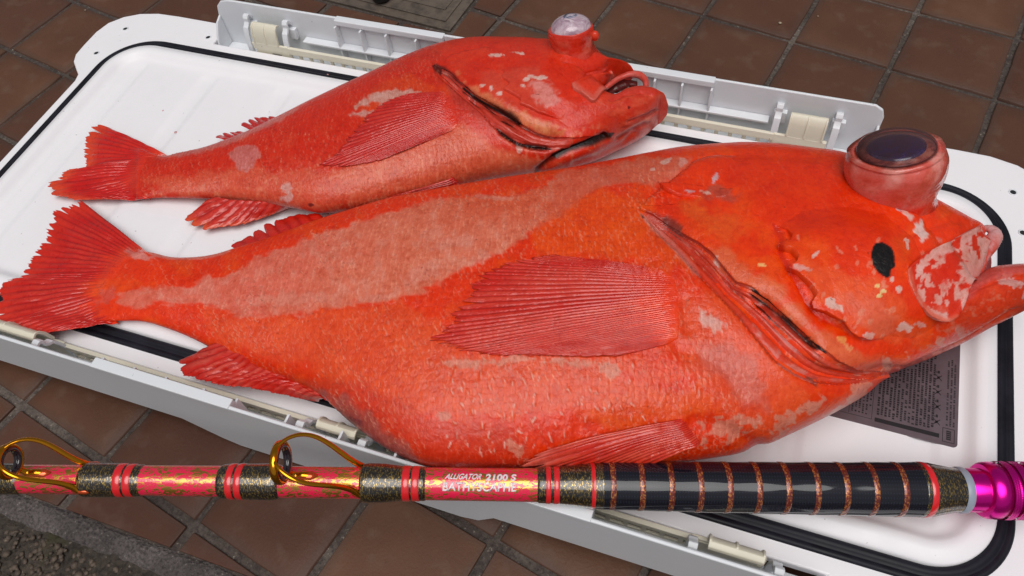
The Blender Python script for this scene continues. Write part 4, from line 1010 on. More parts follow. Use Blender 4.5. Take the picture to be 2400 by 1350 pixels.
B_FEATS = [
    ('step', SHOULD, 0.0022, 40, 26, 0.0016, 1, {}), ('groove', SHOULD, 0.0016, 7, {}),
    ('groove', [(1506, 500), (1560, 534), (1620, 585), (1680, 650), (1740, 705), (1800, 765), (1860, 830), (1910, 868), (1980, 885), (2050, 880), (2130, 866)], 0.0065, 26, {'tap': 0.10}),
    ('groove', [(1750, 680), (1800, 710), (1850, 752), (1893, 792), (1930, 826)], 0.0065, 13, {'tap': 0.2}),
    ('step', EDGE2, 0.0026, 60, 18, 0.0014, 1, {'tap': 0.06}),
    ('groove', [(1600, 690), (1610, 740), (1612, 790)], 0.0010, 16, {}),
    ('groove', [(2100, 560), (2140, 545), (2180, 530), (2230, 515), (2275, 522)], 0.0014, 8, {}),
    ('groove', [(1600, 985), (1680, 1000), (1760, 1040), (1800, 1060)], 0.0028, 22, {}),
    ('groove', [(1560, 800), (1600, 822), (1640, 830), (1700, 870), (1760, 950)], 0.0014, 20, {}),
    ('bump', [(1880, 560), (2000, 540), (2100, 600), (2120, 700), (2060, 780), (1960, 740), (1890, 660)], 0.0016, 40),
    ('groove', [(1812, 520), (1826, 560), (1824, 600), (1846, 640), (1866, 672), (1884, 712), (1910, 742), (1970, 768), (2010, 800)], 0.0022, 12, {}), ('groove', [(2040, 884), (2120, 866), (2200, 828), (2270, 794), (2340, 750), (2400, 712)], 0.0030, 7, {}),
    ('groove', [(1690, 372), (1760, 362), (1850, 366), (1930, 372)], 0.0008, 10, {}),
    ('groove', [(1330, 1000), (1460, 1010), (1560, 985)], 0.0014, 30, {}),
]
for (fx, fy_, l, wd, an) in glint:
    if l > 8:
        a_ = math.radians(an); B_FEATS.append(('groove', [(fx-l*math.cos(a_)*.9, fy_-l*math.sin(a_)*.9), (fx+wd*.3, fy_), (fx+l*math.cos(a_)*.9, fy_+l*math.sin(a_)*.9)], -0.0007, 3.2, {'tap': 0.4, 'R': 25}))
_rs = random.Random(9)
for k in range(46):     # skin folds
    x0, y0 = _rs.uniform(500, 1500), 0; t_ = _rs.random(); y0 = 560+t_*420
    l = _rs.uniform(20, 70); B_FEATS.append(('groove', [(x0, y0), (x0+l*.5, y0+_rs.uniform(-6, 6)), (x0+l, y0+_rs.uniform(-10, 4))], 0.0005, 4.5, {'tap': 0.4, 'R': 25}))

J_FEATS = [('groove', [(2262, 700), (2300, 672), (2350, 652), (2400, 650), (2440, 662)], 0.0022, 7, {}), ('step', [(2080, 866), (2150, 848), (2220, 812), (2290, 770), (2360, 732), (2410, 712)], 0.0012, 30, 14, 0.0014, -1, {})]
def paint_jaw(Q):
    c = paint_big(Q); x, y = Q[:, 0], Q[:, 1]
    c = blendc(c, 0.6*sstep(2180, 2280, x), lin(214, 62, 30)); c = blendc(c, 0.6*sstep(0.05, 0.4, fbm(x/12, y/9, 4))*sstep(2100, 2200, x)*sstep(740, 780, y+(x-2200)*0.6), lin(224, 116, 88))
    c = stroke(c, Q, [(2255, 705), (2300, 655), (2350, 632), (2400, 628), (2440, 645)], 12, lin(204, 82, 76), 0.8)
    c = blob(c, Q, 2372, 662, 26, 13, 20, lin(214, 156, 150), 0.3, 0.7, 9, 0.9, 4); c = blob(c, Q, 2405, 690, 10, 12, 0, lin(214, 150, 146), 0.3, 0.7, 9, 0.9, 4)
    c = stroke(c, Q, [(2150, 872), (2230, 830), (2310, 785)], 7, lin(200, 96, 82), 0.6)
    return c
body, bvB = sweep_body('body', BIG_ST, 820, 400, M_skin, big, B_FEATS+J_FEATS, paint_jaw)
SNOUT = [((2000, 376), (2010, 640), 0.030, 0.076), ((2050, 396), (2060, 690), 0.048, 0.060), ((2105, 426), (2112, 725), 0.056, 0.050), ((2160, 457), (2165, 738), 0.058, 0.043), ((2210, 484), (2212, 732), 0.055, 0.038), ((2255, 507), (2248, 690), 0.046, 0.036), ((2288, 525), (2280, 620), 0.034, 0.037), ((2303, 542), (2299, 572), 0.014, 0.044)]
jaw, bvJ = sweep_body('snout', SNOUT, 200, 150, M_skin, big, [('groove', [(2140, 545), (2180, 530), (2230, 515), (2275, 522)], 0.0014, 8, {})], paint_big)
bvH = bv_of([body, jaw])
# branchiostegal membranes in the gill opening, under the gill cover
CEDGE = [(1503, 492), (1560, 525), (1600, 548), (1640, 570), (1672, 596), (1700, 630), (1728, 662), (1762, 674), (1806, 700), (1853, 742), (1893, 780), (1925, 816), (1960, 842), (2010, 862), (2060, 866), (2110, 862)]
def striate(A_, B_, amp, nst):
    def f_(q):
        a, _, t = seg_dist(q, A_); b, _, _ = seg_dist(q, B_); o = a/(a+b+1e-6)
        return amp*np.cos(2*np.pi*(o*nst+0.35*fbm(t*4+1, o*2, 3)))*sstep(0, 0.12, o)*sstep(1, 0.88, o)*sstep(0, 0.1, t)*sstep(1, 0.85, t)
    return f_
def paint_gill(Q):
    c = paint_big(Q); a, _, t = seg_dist(Q, CEDGE); b, _, _ = seg_dist(Q, EDGE2); o = a/(a+b+1e-6)
    m = 0.5+0.5*np.cos(2*np.pi*(o*3.6+0.35*fbm(t*4+1, o*2, 3))); c = blendc(c, 0.35+0.35*m, lin(206, 66, 48)); c = blendc(c, sstep(0.15, 0.5, fbm(t*22, o*5+3, 4))*0.6, lin(216, 136, 126)); c = blendc(c, (1-m)*0.4, lin(138, 22, 12))
    d, _, _ = seg_dist(Q, [(1770, 688), (1830, 728), (1893, 786), (1925, 822)]); c = blendc(c, sstep(16, 8, d), lin(44, 14, 10))
    return c
GM = [(1503, 494)]+CEDGE[1:]+[(2108, 868), (2070, 880), (2020, 899), (1960, 904), (1905, 899), (1860, 881), (1815, 851), (1780, 809), (1730, 746), (1680, 691), (1625, 633), (1580, 581), (1540, 541)]
GMI = [(x+(6 if 1520 < x < 2100 and k < 17 else 0), y-(8 if 1520 < x < 2100 and k < 17 else 0)) for k, (x, y) in enumerate(GM)]
plate('gill_membrane', GMI, bvH, M_head, big, paint_gill, 0.0003, 0.0, 20, [(1498, 480), (1498, 510)], 40, 3.4, extra=striate(CEDGE, EDGE2, 0.0009, 3.6), smooth=3)
# gill cover with its free edge standing off the body
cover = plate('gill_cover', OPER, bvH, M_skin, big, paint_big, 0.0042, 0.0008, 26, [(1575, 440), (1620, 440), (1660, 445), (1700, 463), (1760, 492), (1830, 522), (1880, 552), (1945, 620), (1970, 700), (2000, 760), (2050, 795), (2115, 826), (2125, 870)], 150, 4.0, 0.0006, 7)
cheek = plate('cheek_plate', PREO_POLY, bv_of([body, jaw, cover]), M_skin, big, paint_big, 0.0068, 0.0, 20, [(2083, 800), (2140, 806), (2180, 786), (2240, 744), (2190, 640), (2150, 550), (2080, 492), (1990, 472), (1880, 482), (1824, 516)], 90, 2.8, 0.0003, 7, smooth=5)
# spine-tipped opercular ridge
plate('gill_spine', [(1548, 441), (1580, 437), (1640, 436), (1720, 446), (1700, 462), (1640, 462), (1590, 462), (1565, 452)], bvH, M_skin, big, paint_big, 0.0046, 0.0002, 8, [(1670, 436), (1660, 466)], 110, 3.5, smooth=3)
# jaw bone plate (maxilla) and rolled upper lip
def paint_max(Q):
    x, y = Q[:, 0], Q[:, 1]; c = np.tile(np.array(lin(216, 44, 12)), (len(Q), 1))
    s = fbm(x/20+3, y/26+8, 4); c = blendc(c, sstep(0.05, 0.13, s+0.0)*0.9, lin(224, 160, 150))
    for b in [(2250, 640, 22, 55, 20), (2160, 618, 34, 9, -45), (2185, 735, 30, 18, 20), (2140, 700, 9, 24, 10), (2200, 590, 26, 6, 15), (2225, 690, 12, 20, 0), (2150, 655, 14, 10, 20)]:
        c = blob(c, Q, *b, lin(224, 162, 152), 0.3, 0.7, 9, 0.9, b[0] % 9)
    c = blob(c, Q, 2188, 722, 17, 11, 10, lin(222, 70, 46), 0.3, 0.4, 9, 0.9); c = blob(c, Q, 2205, 640, 22, 45, 10, lin(218, 40, 6), 0.5, 0.6, 12, 0.9)
    d, _, _ = seg_dist(Q, [(2112, 645), (2118, 680), (2140, 715), (2168, 740), (2200, 750), (2222, 740)]); c = blendc(c, (1-sstep(5, 12, d))*0.8, lin(222, 96, 70)); return c
MAXI = [(2292, 530), (2270, 540), (2235, 560), (2190, 586), (2150, 608), (2120, 628), (2109, 642), (2112, 668), (2124, 696), (2140, 718), (2162, 738), (2186, 749), (2208, 747), (2226, 735), (2240, 712), (2256, 672), (2274, 624), (2290, 580), (2302, 545)]
maxi = plate('jaw_plate', MAXI, bvH, M_head, big, paint_max, 0.0068, 0.0002, 40, [(2300, 528), (2304, 540)], 30, 2.8, 0.0009, 5, thick=0.009, smooth=6)
mpts = np.array([P(2300, 534, 0.060), P(2320, 536, 0.063), P(2331, 545, 0.064), P(2326, 566, 0.066), P(2301, 604, 0.069), P(2286, 648, 0.070), P(2268, 692, 0.070), P(2250, 726, 0.069), P(2230, 744, 0.066)])
mpts = catmull(mpts, 40); lr = np.interp(np.linspace(0, 1, 40), [0, .06, .16, .3, .6, .9, 1], [0.0020, 0.0038, 0.0054, 0.0050, 0.0040, 0.0030, 0.0012])
def ccol(n, m, base, alt, seed, sc=0.25):
    ii = np.repeat(np.arange(n), m); jj = np.tile(np.arange(m), n); s = fbm(ii*sc+seed, np.abs(jj-m/2)*0.5+seed, 4); return blendc(np.tile(np.array(base), (n*m, 1)), sstep(0.0, 0.15, s), alt)
tube('upper_lip', mpts, lr, M_head, big, 18, 0.8, col=blendc(ccol(40, 18, lin(212, 78, 64), lin(216, 140, 138), 2), np.repeat(sstep(14, 4, np.arange(40)), 18), lin(218, 158, 156)))
# roof of the mouth, and a row of tiny teeth
mv = [P(2330, 548, .050), P(2318, 600, .045), P(2300, 640, .042), P(2275, 690, .040), P(2250, 735, .038), P(2262, 742, .030), P(2290, 690, .030), P(2305, 650, .032), P(2312, 605, .036), P(2318, 560, .040)]
tb3 = catmull(np.array([P(2290, 560, .045), P(2300, 610, .042), P(2285, 660, .040), P(2262, 705, .040), P(2240, 740, .040)]), 24)
tube('mouth_lining', tb3, np.interp(np.linspace(0, 1, 24), [0, .5, 1], [0.006, 0.0075, 0.004]), M_head, big, 16, 0.8, col=np.tile(np.array(lin(150, 62, 64)), (24*16, 1)))
tv, tf = [], []
for k in range(34):
    a = k/33; i_ = a*0.72*(len(mpts)-1); p0 = mpts[int(i_)]; rr_ = lr[int(i_)]; b0 = p0+np.array([rr_*0.92, 0.0004, -0.0012]); n0 = len(tv)
    for q in range(4): t_ = q*math.pi/2; tv.append(b0+np.array([0, 0.00035*math.cos(t_), 0.00035*math.sin(t_)]))
    tv.append(b0+np.array([0.0016, -0.0002, -0.0006])); tf += [(n0+q, n0+(q+1) % 4, n0+4) for q in range(4)]
M_tooth, tt_, bt_ = newmat('ivory_teeth'); bt_.inputs['Base Color'].default_value = (*lin(206, 160, 150), 1)
th_o = mkmesh('teeth', tv, tf, M_tooth, big, smooth=False); th_o['kind'] = 'stuff'

# fins
pec_base = [(1590, 640), (1604, 680), (1606, 740), (1600, 790), (1588, 806)]
pec_tip = [(1180, 612), (1128, 640), (1080, 690), (1055, 740), (1003, 798), (1040, 815), (1100, 832), (1200, 833), (1330, 840), (1440, 836)]
fin('pectoral_fin', [(1560, 632), (1590, 650), (1602, 700), (1602, 750), (1596, 790), (1570, 806)], [(1290, 596), (1190, 610), (1110, 648), (1072, 700), (1040, 760), (996, 800), (1050, 822), (1150, 836), (1300, 838), (1440, 838)], 46, M_fin, big, bvH, 0.0010, None, 0.0006, 0.04, 0.025, 7, 90, 0.0020, 1, (lin(204, 30, 12), lin(220, 80, 60)), pale=0.75, blend=paint_big)
fin('tail_fin', [(352, 596), (300, 612), (268, 650), (250, 690), (252, 730), (278, 757)], [(180, 462), (118, 492), (88, 560), (64, 606), (40, 650), (-8, 662), (-22, 720), (-16, 764), (90, 788), (200, 772)], 34, M_fin, big, bvB, 0.0006, 0.013, 0.0006, 0.07, 0.05, 7, 70, 0.005, 2, (lin(196, 12, 2), lin(214, 60, 42)), lin(222, 46, 14), pale=0.6, blend=paint_big)
def anal_x(q, c): return blendc(c, (1-sstep(415, 520, q[:, 0]))*sstep(870, 820, q[:, 1])*0.7, lin(120, 30, 20))
fin('anal_fin', [(512, 800), (560, 826), (640, 858), (720, 895), (765, 935)], [(440, 832), (412, 846), (424, 886), (500, 905), (590, 915), (680, 932), (742, 940)], 17, M_fin, big, None, 0.0, (0.030, 0.018), 0.0004, 0.06, 0.06, 8, 50, 0.006, 3, (lin(200, 26, 8), lin(214, 92, 76)), None, pale=0.7, paintx=anal_x)
fin('dorsal_fin', [(770, 520), (700, 545), (630, 566), (560, 588)], [(745, 499), (690, 502), (620, 520), (570, 556), (536, 574)], 8, M_fin, big, None, 0.0, (0.024, 0.018), 0.0002, 0.10, 0.14, 7, 24, 0.002, 4, (lin(196, 20, 6), lin(210, 60, 40)), pale=0.4)
fin('pelvic_fin', [(1608, 980), (1618, 992), (1628, 1010), (1640, 1040)], [(1250, 1056), (1205, 1086), (1225, 1106), (1330, 1112), (1480, 1104)], 15, M_fin, big, bvH, 0.0026, None, 0.0006, 0.05, 0.05, 7, 60, 0.002, 5, (lin(208, 34, 14), lin(224, 84, 58)), lin(222, 120, 104), pale=0.9, sag=(0, -8))

# eye of the big fish: a swollen barrel pushed out of the head
def eye(parent, bpx, bz, tpx, tz, prof, colf, sx, iris, pupil, dome, name='eye', knob=False, pc=(lin(10, 18, 52), lin(18, 34, 84)), milky=False, ir_off=(0, 0), rim_z=-0.001):
    o_ = P(*bpx, bz); t_ = P(*tpx, tz); ax = t_-o_; hgt = np.linalg.norm(ax); ax /= hgt; n = 72
    p_ = catmull([(r, h) for r, h in prof], 56); V, Fq = lathe('x', [(r, h*hgt) for r, h in p_], o_, ax, None, None, n, raw=True, sx=sx)
    V = np.array(V); s = np.cross(ax, (0, 1, 0.01)); s /= np.linalg.norm(s); u = np.cross(ax, s)
    # uneven, swollen outline
    loc = V-o_; hh = loc @ ax; rad = loc-hh[:, None]*ax; an = np.arctan2(rad @ u, rad @ s); rl = np.linalg.norm(rad, axis=1); dirs = rad/np.maximum(rl, 1e-9)[:, None]
    wv = (fbm(np.cos(an)*1.3+3, np.sin(an)*1.3+hh*40, 3))*0.0022*sstep(0, 0.006, rl)
    wv += 0.0004*fbm(an*6, hh*500, 3)*sstep(0.3, 1.0, rl/rl.max())
    V = V+dirs*wv[:, None]
    col = colf(an, hh/hgt)
    e = mkmesh(name, V, Fq, M_eyeskin, parent, col=col)
    top = o_+ax*hgt
    # iris, pupil under a clear cornea
    if milky:
        lathe('milky_dome', [(iris*1.01, -0.001)]+[(iris*math.cos(q), 0.0105*math.sin(q)) for q in np.linspace(0.02, math.pi/2, 14)], top, ax, M_iris2, e, 48)
        lathe('pupil', [(pupil, 0.0094), (pupil*0.9, 0.0102), (pupil*0.4, 0.0107), (0, 0.0109)], top-u*0.001, ax, M_pupil2, e, 32); return e, o_, top, ax, s, u
    lathe('iris', [(iris*1.02, rim_z), (iris*0.98, 0.0006), (iris*0.8, 0.0012), (pupil*0.9, 0.0010), (0, 0.0008)], top+s*ir_off[0]+u*ir_off[1], ax, M_iris2 if milky else M_iris, e, 48, sx=sx)
    lathe('pupil', [(pupil, 0.0002), (pupil*0.99, 0.0019), (pupil*0.85, 0.0026), (pupil*0.4, 0.0030), (0, 0.0031)], top+s*ir_off[0]*1.3+u*ir_off[1]*1.3, ax, M_pupil2 if milky else M_pupil, e, 48, sx=sx)
    return e, o_, top, ax, s, u
def mat_iris(nm, c1, c2, c3, rough):
    m, t, b = newmat(nm); co = objco(t); n = noise(t, 90, 4, 0.6, co, 1.5)
    t.links.new(ramp(t, n.outputs[0], [(0.38, c1), (0.5, c2), (0.64, c3)]), b.inputs['Base Color']); b.inputs['Roughness'].default_value = rough; b.inputs['Coat Weight'].default_value = 0.8; b.inputs['Coat Roughness'].default_value = 0.06; return m
M_iris = mat_iris('dark_iris', lin(104, 34, 30), lin(150, 66, 52), lin(190, 112, 92), 0.3); M_pupil = mat_iris('navy_pupil', lin(8, 12, 44), lin(12, 20, 66), lin(20, 34, 96), 0.12)
M_iris2 = mat_iris('milky_iris', lin(158, 128, 142), lin(186, 160, 172), lin(212, 194, 202), 0.2); M_pupil2 = mat_iris('clouded_pupil', lin(70, 76, 100), lin(120, 120, 140), lin(200, 186, 196), 0.2)
def mat_cornea():
    m, t, b = newmat('clear_cornea'); t.nodes.clear(); o = t.nodes.new('ShaderNodeOutputMaterial'); mx = t.nodes.new('ShaderNodeMixShader'); tr = t.nodes.new('ShaderNodeBsdfTransparent'); tr.inputs[0].default_value = (0.86, 0.84, 0.86, 1)
    g = t.nodes.new('ShaderNodeBsdfPrincipled'); g.inputs['Base Color'].default_value = (*lin(150, 110, 112), 1); g.inputs['Roughness'].default_value = 0.08; g.inputs['Coat Weight'].default_value = 1
    fr = t.nodes.new('ShaderNodeFresnel'); fr.inputs[0].default_value = 1.5; ad = t.nodes.new('ShaderNodeMath'); ad.operation = 'MULTIPLY_ADD'; ad.inputs[1].default_value = 1.2; ad.inputs[2].default_value = 0.08; ad.use_clamp = True
    t.links.new(fr.outputs[0], ad.inputs[0]); t.links.new(ad.outputs[0], mx.inputs[0]); t.links.new(tr.outputs[0], mx.inputs[1]); t.links.new(g.outputs[0], mx.inputs[2]); t.links.new(mx.outputs[0], o.inputs[0]); return m
M_cornea = mat_cornea()
M_eyeskin = mat_skin('swollen_eye_tissue', 0.25, 0.004, 0.0002, 0.9, True, 0.3)
for nd in M_eyeskin.node_tree.nodes:
    if nd.type == 'BSDF_PRINCIPLED': nd.inputs['Subsurface Weight'].default_value = 0.35; nd.inputs['Subsurface Radius'].default_value = (1.0, 0.35, 0.25); nd.inputs['Subsurface Scale'].default_value = 0.006
def colf_big(an, h):
    n = len(an); c = np.tile(np.array(lin(208, 54, 36)), (n, 1)); s = fbm(np.cos(an)*2+5, np.sin(an)*2+h*2.2, 4)
    c = blendc(c, (0.35+0.65*sstep(-0.2, 0.25, s))*sstep(0.02, 0.25, h), lin(222, 132, 120)); c = blendc(c, sstep(0.35, 0.12, h), lin(216, 44, 14)); c = blendc(c, sstep(0.10, 0.35, fbm(np.cos(an)*3+1, np.sin(an)*3+h*4, 3))*0.4, lin(206, 88, 62))
    return c
eb, eo, et, ea, es, eu = eye(big, (2094, 468), 0.094, (2100, 349), 0.132, [(0.032, -0.45), (0.0290, -0.2), (0.0272, 0.02), (0.0278, 0.22), (0.0302, 0.42), (0.0320, 0.60), (0.0322, 0.76), (0.0306, 0.89), (0.0282, 0.975), (0.0262, 1.01), (0.0250, 1.01), (0.0238, 0.98)], colf_big, 1.0, 0.0240, 0.0186, None, ir_off=(0.0, 0.0))
# ------------------------------------------------------------------ the smaller rockfish
small = empty('rockfish', None, 'smaller red rockfish behind with a cloudy bulging eye and dark open gill slit', 'fish', 'red rockfish on the cooler lid')
small.name = 'rockfish.001'
def paint_small(Q):
    n = len(Q); x, y = Q[:, 0], Q[:, 1]
    c = np.tile(np.array(lin(216, 44, 14)), (n, 1)); f1 = fbm(x/40+30, y/30, 4); f2 = fbm(x/9+3, y/13, 4)
    c = blendc(c, sstep(0, 0.5, f1)*0.4, lin(216, 66, 36))
    c = patch(c, Q, [(330, 420), (480, 400), (640, 390), (760, 400), (880, 390), (1000, 330), (1090, 300), (1180, 350), (1300, 385), (1240, 420), (1080, 425), (900, 465), (740, 500), (520, 470), (380, 450)], lin(222, 92, 62), 14, 16, 40, 0.85, 2)
    c = patch(c, Q, [(800, 400), (960, 345), (1080, 300), (1160, 350), (1280, 370), (1250, 400), (1000, 440), (820, 470)], lin(224, 108, 74), 12, 18, 30, 0.6, 4)
    c = blendc(c, sstep(0.05, 0.5, f2)*0.45*sstep(330, 380, y+(x-900)*0.15), lin(232, 140, 106))
    c = patch(c, Q, [(930, 180), (1010, 190), (1060, 215), (960, 230), (890, 260), (860, 300), (840, 250)], lin(222, 76, 24), 12, 14, 30, 0.6, 9)
    c = patch(c, Q, [(835, 250), (870, 222), (900, 210), (960, 212), (985, 216), (950, 228), (905, 240), (860, 246)], lin(212, 160, 148), 3, 8, 16, 0.95, 3)
    c = patch(c, Q, [(820, 270), (850, 258), (880, 262), (850, 272)], lin(206, 146, 136), 3, 6, 12, 0.9, 5)
    c = patch(c, Q, [(533, 357), (560, 345), (605, 345), (612, 370), (590, 388), (580, 406), (560, 395), (540, 378)], lin(206, 122, 118), 3, 7, 16, 0.85, 6)
    c = stroke(c, Q, [(375, 366), (450, 356), (530, 334), (600, 304), (660, 274), (700, 254)], 6, lin(206, 134, 128), 0.55, na=0.8)
    # cheek shine, pale scales
    c = patch(c, Q, [(1110, 190), (1180, 160), (1260, 165), (1300, 220), (1280, 280), (1220, 260), (1150, 230)], lin(212, 76, 54), 10, 14, 22, 0.6, 2)
    c = patch(c, Q, [(1240, 200), (1290, 200), (1310, 235), (1290, 262), (1250, 240)], lin(222, 146, 138), 8, 12, 8, 0.7, 3)
    for b in [(1250, 186, 14, 5, 10), (1272, 188, 12, 6, 0), (1234, 192, 7, 6, 0), (1215, 124, 16, 3, 5), (1160, 130, 20, 4, 0), (1218, 346, 9, 11, 20), (1132, 206, 6, 5, 0), (1154, 214, 5, 8, -20), (1172, 224, 7, 5, 0), (1226, 208, 6, 4, 40)]:
        c = blob(c, Q, *b, lin(222, 190, 180), 0.3, 0.5, 7, 0.85, b[0] % 5)
    c = patch(c, Q, [(1075, 175), (1110, 205), (1170, 235), (1220, 262), (1290, 290), (1290, 318), (1230, 290), (1180, 258), (1120, 225)], lin(220, 132, 88), 6, 8, 14, 0.75, 7)
    c = patch(c, Q, [(1230, 292), (1300, 300), (1330, 305), (1310, 318), (1260, 308)], lin(226, 150, 96), 6, 8, 12, 0.6, 8)
    # head underside, gills
    c = stroke(c, Q, [(1014, 154), (1040, 166), (1062, 182), (1080, 200)], 9, lin(60, 12, 8), 0.9)
    c = stroke(c, Q, [(1050, 190), (1080, 220), (1120, 252), (1170, 290), (1220, 320), (1280, 335), (1330, 332)], 24, lin(186, 60, 48), 0.8)
    c = stroke(c, Q, [(1094, 214), (1120, 232), (1160, 250), (1200, 268), (1226, 286)], 8, lin(24, 14, 12), 0.97, na=0.15)
    c = stroke(c, Q, [(1170, 278), (1200, 290), (1240, 305)], 4, lin(50, 16, 12), 0.9)
    c = stroke(c, Q, [(1164, 304), (1185, 322), (1212, 338), (1242, 347), (1290, 350)], 4, lin(34, 16, 12), 0.95)
    c = stroke(c, Q, [(1290, 372), (1340, 350), (1385, 336), (1420, 322), (1438, 312)], 8, lin(26, 18, 14), 0.95, na=0.15)
    c = stroke(c, Q, [(1252, 408), (1280, 386), (1310, 362)], 5, lin(90, 24, 16), 0.8)
    c = patch(c, Q, [(662, 436), (676, 432), (685, 450), (688, 470), (668, 478), (655, 462), (668, 455)], lin(222, 176, 172), 3, 6, 10, 0.9, 3)
    c = blob(c, Q, 728, 480, 8, 6, 0, lin(120, 40, 44), 0.3, 0.3, 8, 0.9)
    for k in range(120):
        r_ = random.Random(k+50); c = blob(c, Q, r_.uniform(560, 1240), r_.uniform(300, 460), r_.uniform(2, 4.5), r_.uniform(1, 2), r_.uniform(60, 120), lin(236, 170, 140), 0.5, 0.2, 5, 0.45, k)
    return c
SM_ST = [((330, 352), (322, 468), 0.007, 0.0065), ((375, 366), (362, 464), 0.012, 0.006), ((425, 357), (418, 464), 0.017, 0.006), ((480, 345), (478, 466), 0.022, 0.005), ((530, 328), (535, 468), 0.027, 0.004), ((590, 304), (600, 476), 0.034, 0.004), ((655, 272), (670, 486), 0.041, 0.004),
         ((725, 236), (750, 500), 0.048, 0.004), ((800, 200), (835, 492), 0.055, 0.004), ((880, 163), (915, 476), 0.061, 0.004), ((960, 125), (1000, 458), 0.067, 0.004), ((1040, 97), (1080, 438), 0.072, 0.004), ((1110, 86), (1150, 422), 0.075, 0.004), ((1180, 86), (1220, 410), 0.077, 0.005),
         ((1250, 89), (1290, 403), 0.077, 0.006), ((1305, 100), (1345, 393), 0.075, 0.008), ((1345, 150), (1390, 380), 0.071, 0.010), ((1382, 200), (1425, 366), 0.066, 0.012), ((1420, 224), (1455, 352), 0.060, 0.015), ((1460, 208), (1488, 336), 0.055, 0.018), ((1500, 203), (1520, 317), 0.049, 0.020), ((1532, 211), (1542, 298), 0.042, 0.023), ((1552, 227), (1558, 281), 0.031, 0.028), ((1564, 247), (1565, 267), 0.012, 0.036)]
S_FEATS = [('groove', [(1016, 156), (1060, 184), (1100, 222), (1150, 256), (1210, 290), (1270, 318), (1340, 326)], 0.0060, 15, {}), ('groove', [(1094, 214), (1160, 250), (1226, 288)], 0.0060, 8, {}),
           ('step', [(1020, 172), (1070, 216), (1126, 264), (1160, 302), (1194, 328), (1240, 348), (1290, 353), (1330, 350)], 0.0022, 40, 12, 0.003, 1, {}),
           ('groove', [(1165, 306), (1212, 340), (1290, 352)], 0.0036, 5, {}), ('groove', [(1252, 410), (1300, 368), (1360, 345), (1430, 315)], 0.0060, 9, {'tap': 0.06}),
           ('step', [(1034, 146), (1060, 128), (1100, 118), (1150, 110)], 0.0012, 24, 10, 0.0008, 1, {}), ('groove', [(1330, 392), (1400, 370), (1460, 340), (1500, 300)], 0.003, 8, {}),
           ('groove', [(1350, 196), (1380, 178), (1410, 170)], 0.002, 6, {})]
SJ_F = [('groove', [(1425, 240), (1460, 222), (1500, 216), (1535, 226)], 0.0018, 5, {}), ('groove', [(1465, 290), (1490, 282), (1520, 270), (1545, 255)], 0.0022, 5, {}), ('groove', [(1440, 330), (1480, 305), (1520, 285)], 0.0015, 6, {})]
def paint_sj(Q):
    x, y = Q[:, 0], Q[:, 1]; c0 = paint_small(Q); c = np.tile(np.array(lin(208, 54, 30)), (len(Q), 1)); c = blendc(c, sstep(-0.1, 0.4, fbm(x/22, y/14, 4))*0.6, lin(216, 84, 56))
    wj = sstep(1360, 1430, x-(y-250)*0.3); c = c0*(1-wj)[:, None]+c*wj[:, None]
    c = patch(c, Q, [(1470, 292), (1500, 280), (1530, 268), (1528, 282), (1490, 300)], lin(216, 128, 110), 5, 6, 12, 0.7); c = stroke(c, Q, [(1425, 236), (1460, 216), (1500, 209), (1535, 222)], 6, lin(208, 58, 44), 0.7)
    c = stroke(c, Q, [(1290, 372), (1340, 350), (1385, 336), (1420, 322), (1438, 312)], 8, lin(26, 18, 14), 0.95, na=0.15); c = stroke(c, Q, [(1455, 300), (1490, 288), (1520, 272), (1545, 256)], 3, lin(150, 40, 30), 0.7)
    c = stroke(c, Q, [(1440, 330), (1480, 306), (1525, 284)], 4, lin(150, 34, 24), 0.7)
    c = blob(c, Q, 1474, 252, 3, 4, 0, lin(110, 16, 10)); return c
sbody, bvS = sweep_body('body', SM_ST, 600, 240, M_skin2, small, S_FEATS+SJ_F, paint_sj)
S_SN = [((1280, 94), (1300, 215), 0.026, 0.056), ((1320, 98), (1335, 235), 0.044, 0.040), ((1365, 108), (1370, 240), 0.050, 0.031), ((1405, 124), (1402, 232), 0.046, 0.030), ((1440, 142), (1432, 208), 0.038, 0.032), ((1465, 152), (1458, 192), 0.028, 0.037), ((1480, 161), (1475, 184), 0.018, 0.041), ((1486, 168), (1483, 178), 0.008, 0.046)]
sjaw, bvSJ = sweep_body('snout', S_SN, 130, 100, M_skin2, small, [('groove', [(1350, 196), (1380, 178), (1410, 170)], 0.002, 6, {})], paint_small)
bvS2 = bv_of([sbody, sjaw])
S_OPER = [(1012, 150), (1034, 143), (1080, 130), (1130, 140), (1200, 180), (1260, 240), (1330, 290), (1400, 300), (1430, 304), (1400, 316), (1344, 323), (1299, 320), (1261, 308), (1231, 290), (1212, 275), (1175, 250), (1119, 220), (1085, 194), (1055, 169), (1025, 156)]
sc_ = plate('gill_cover', S_OPER, bvS2, M_skin2, small, paint_small, 0.0036, 0.0005, 14, [(1034, 140), (1080, 124), (1130, 134), (1210, 174), (1270, 234), (1335, 284), (1400, 294), (1440, 304)], 80, 3.2, 0.0006, 5, smooth=3)
S_PREO = [(1172, 160), (1184, 170), (1176, 182), (1194, 196), (1192, 206), (1180, 212), (1206, 226), (1222, 236), (1218, 246), (1240, 254), (1262, 266), (1290, 274), (1318, 282), (1350, 270), (1370, 240), (1340, 190), (1290, 150), (1230, 130)]
plate('cheek_plate', S_PREO, bv_of([sbody, sjaw, sc_]), M_skin2, small, paint_small, 0.0032, 0, 14, [(1325, 284), (1356, 274), (1380, 240), (1346, 184), (1294, 144), (1230, 124), (1172, 154)], 60, 3.2, 0.0003, 5, smooth=5)
S_MAX = [(1340, 202), (1352, 194), (1380, 180), (1410, 169), (1434, 165), (1437, 172), (1428, 188), (1420, 206), (1406, 224), (1394, 240), (1386, 241), (1362, 222), (1343, 212)]
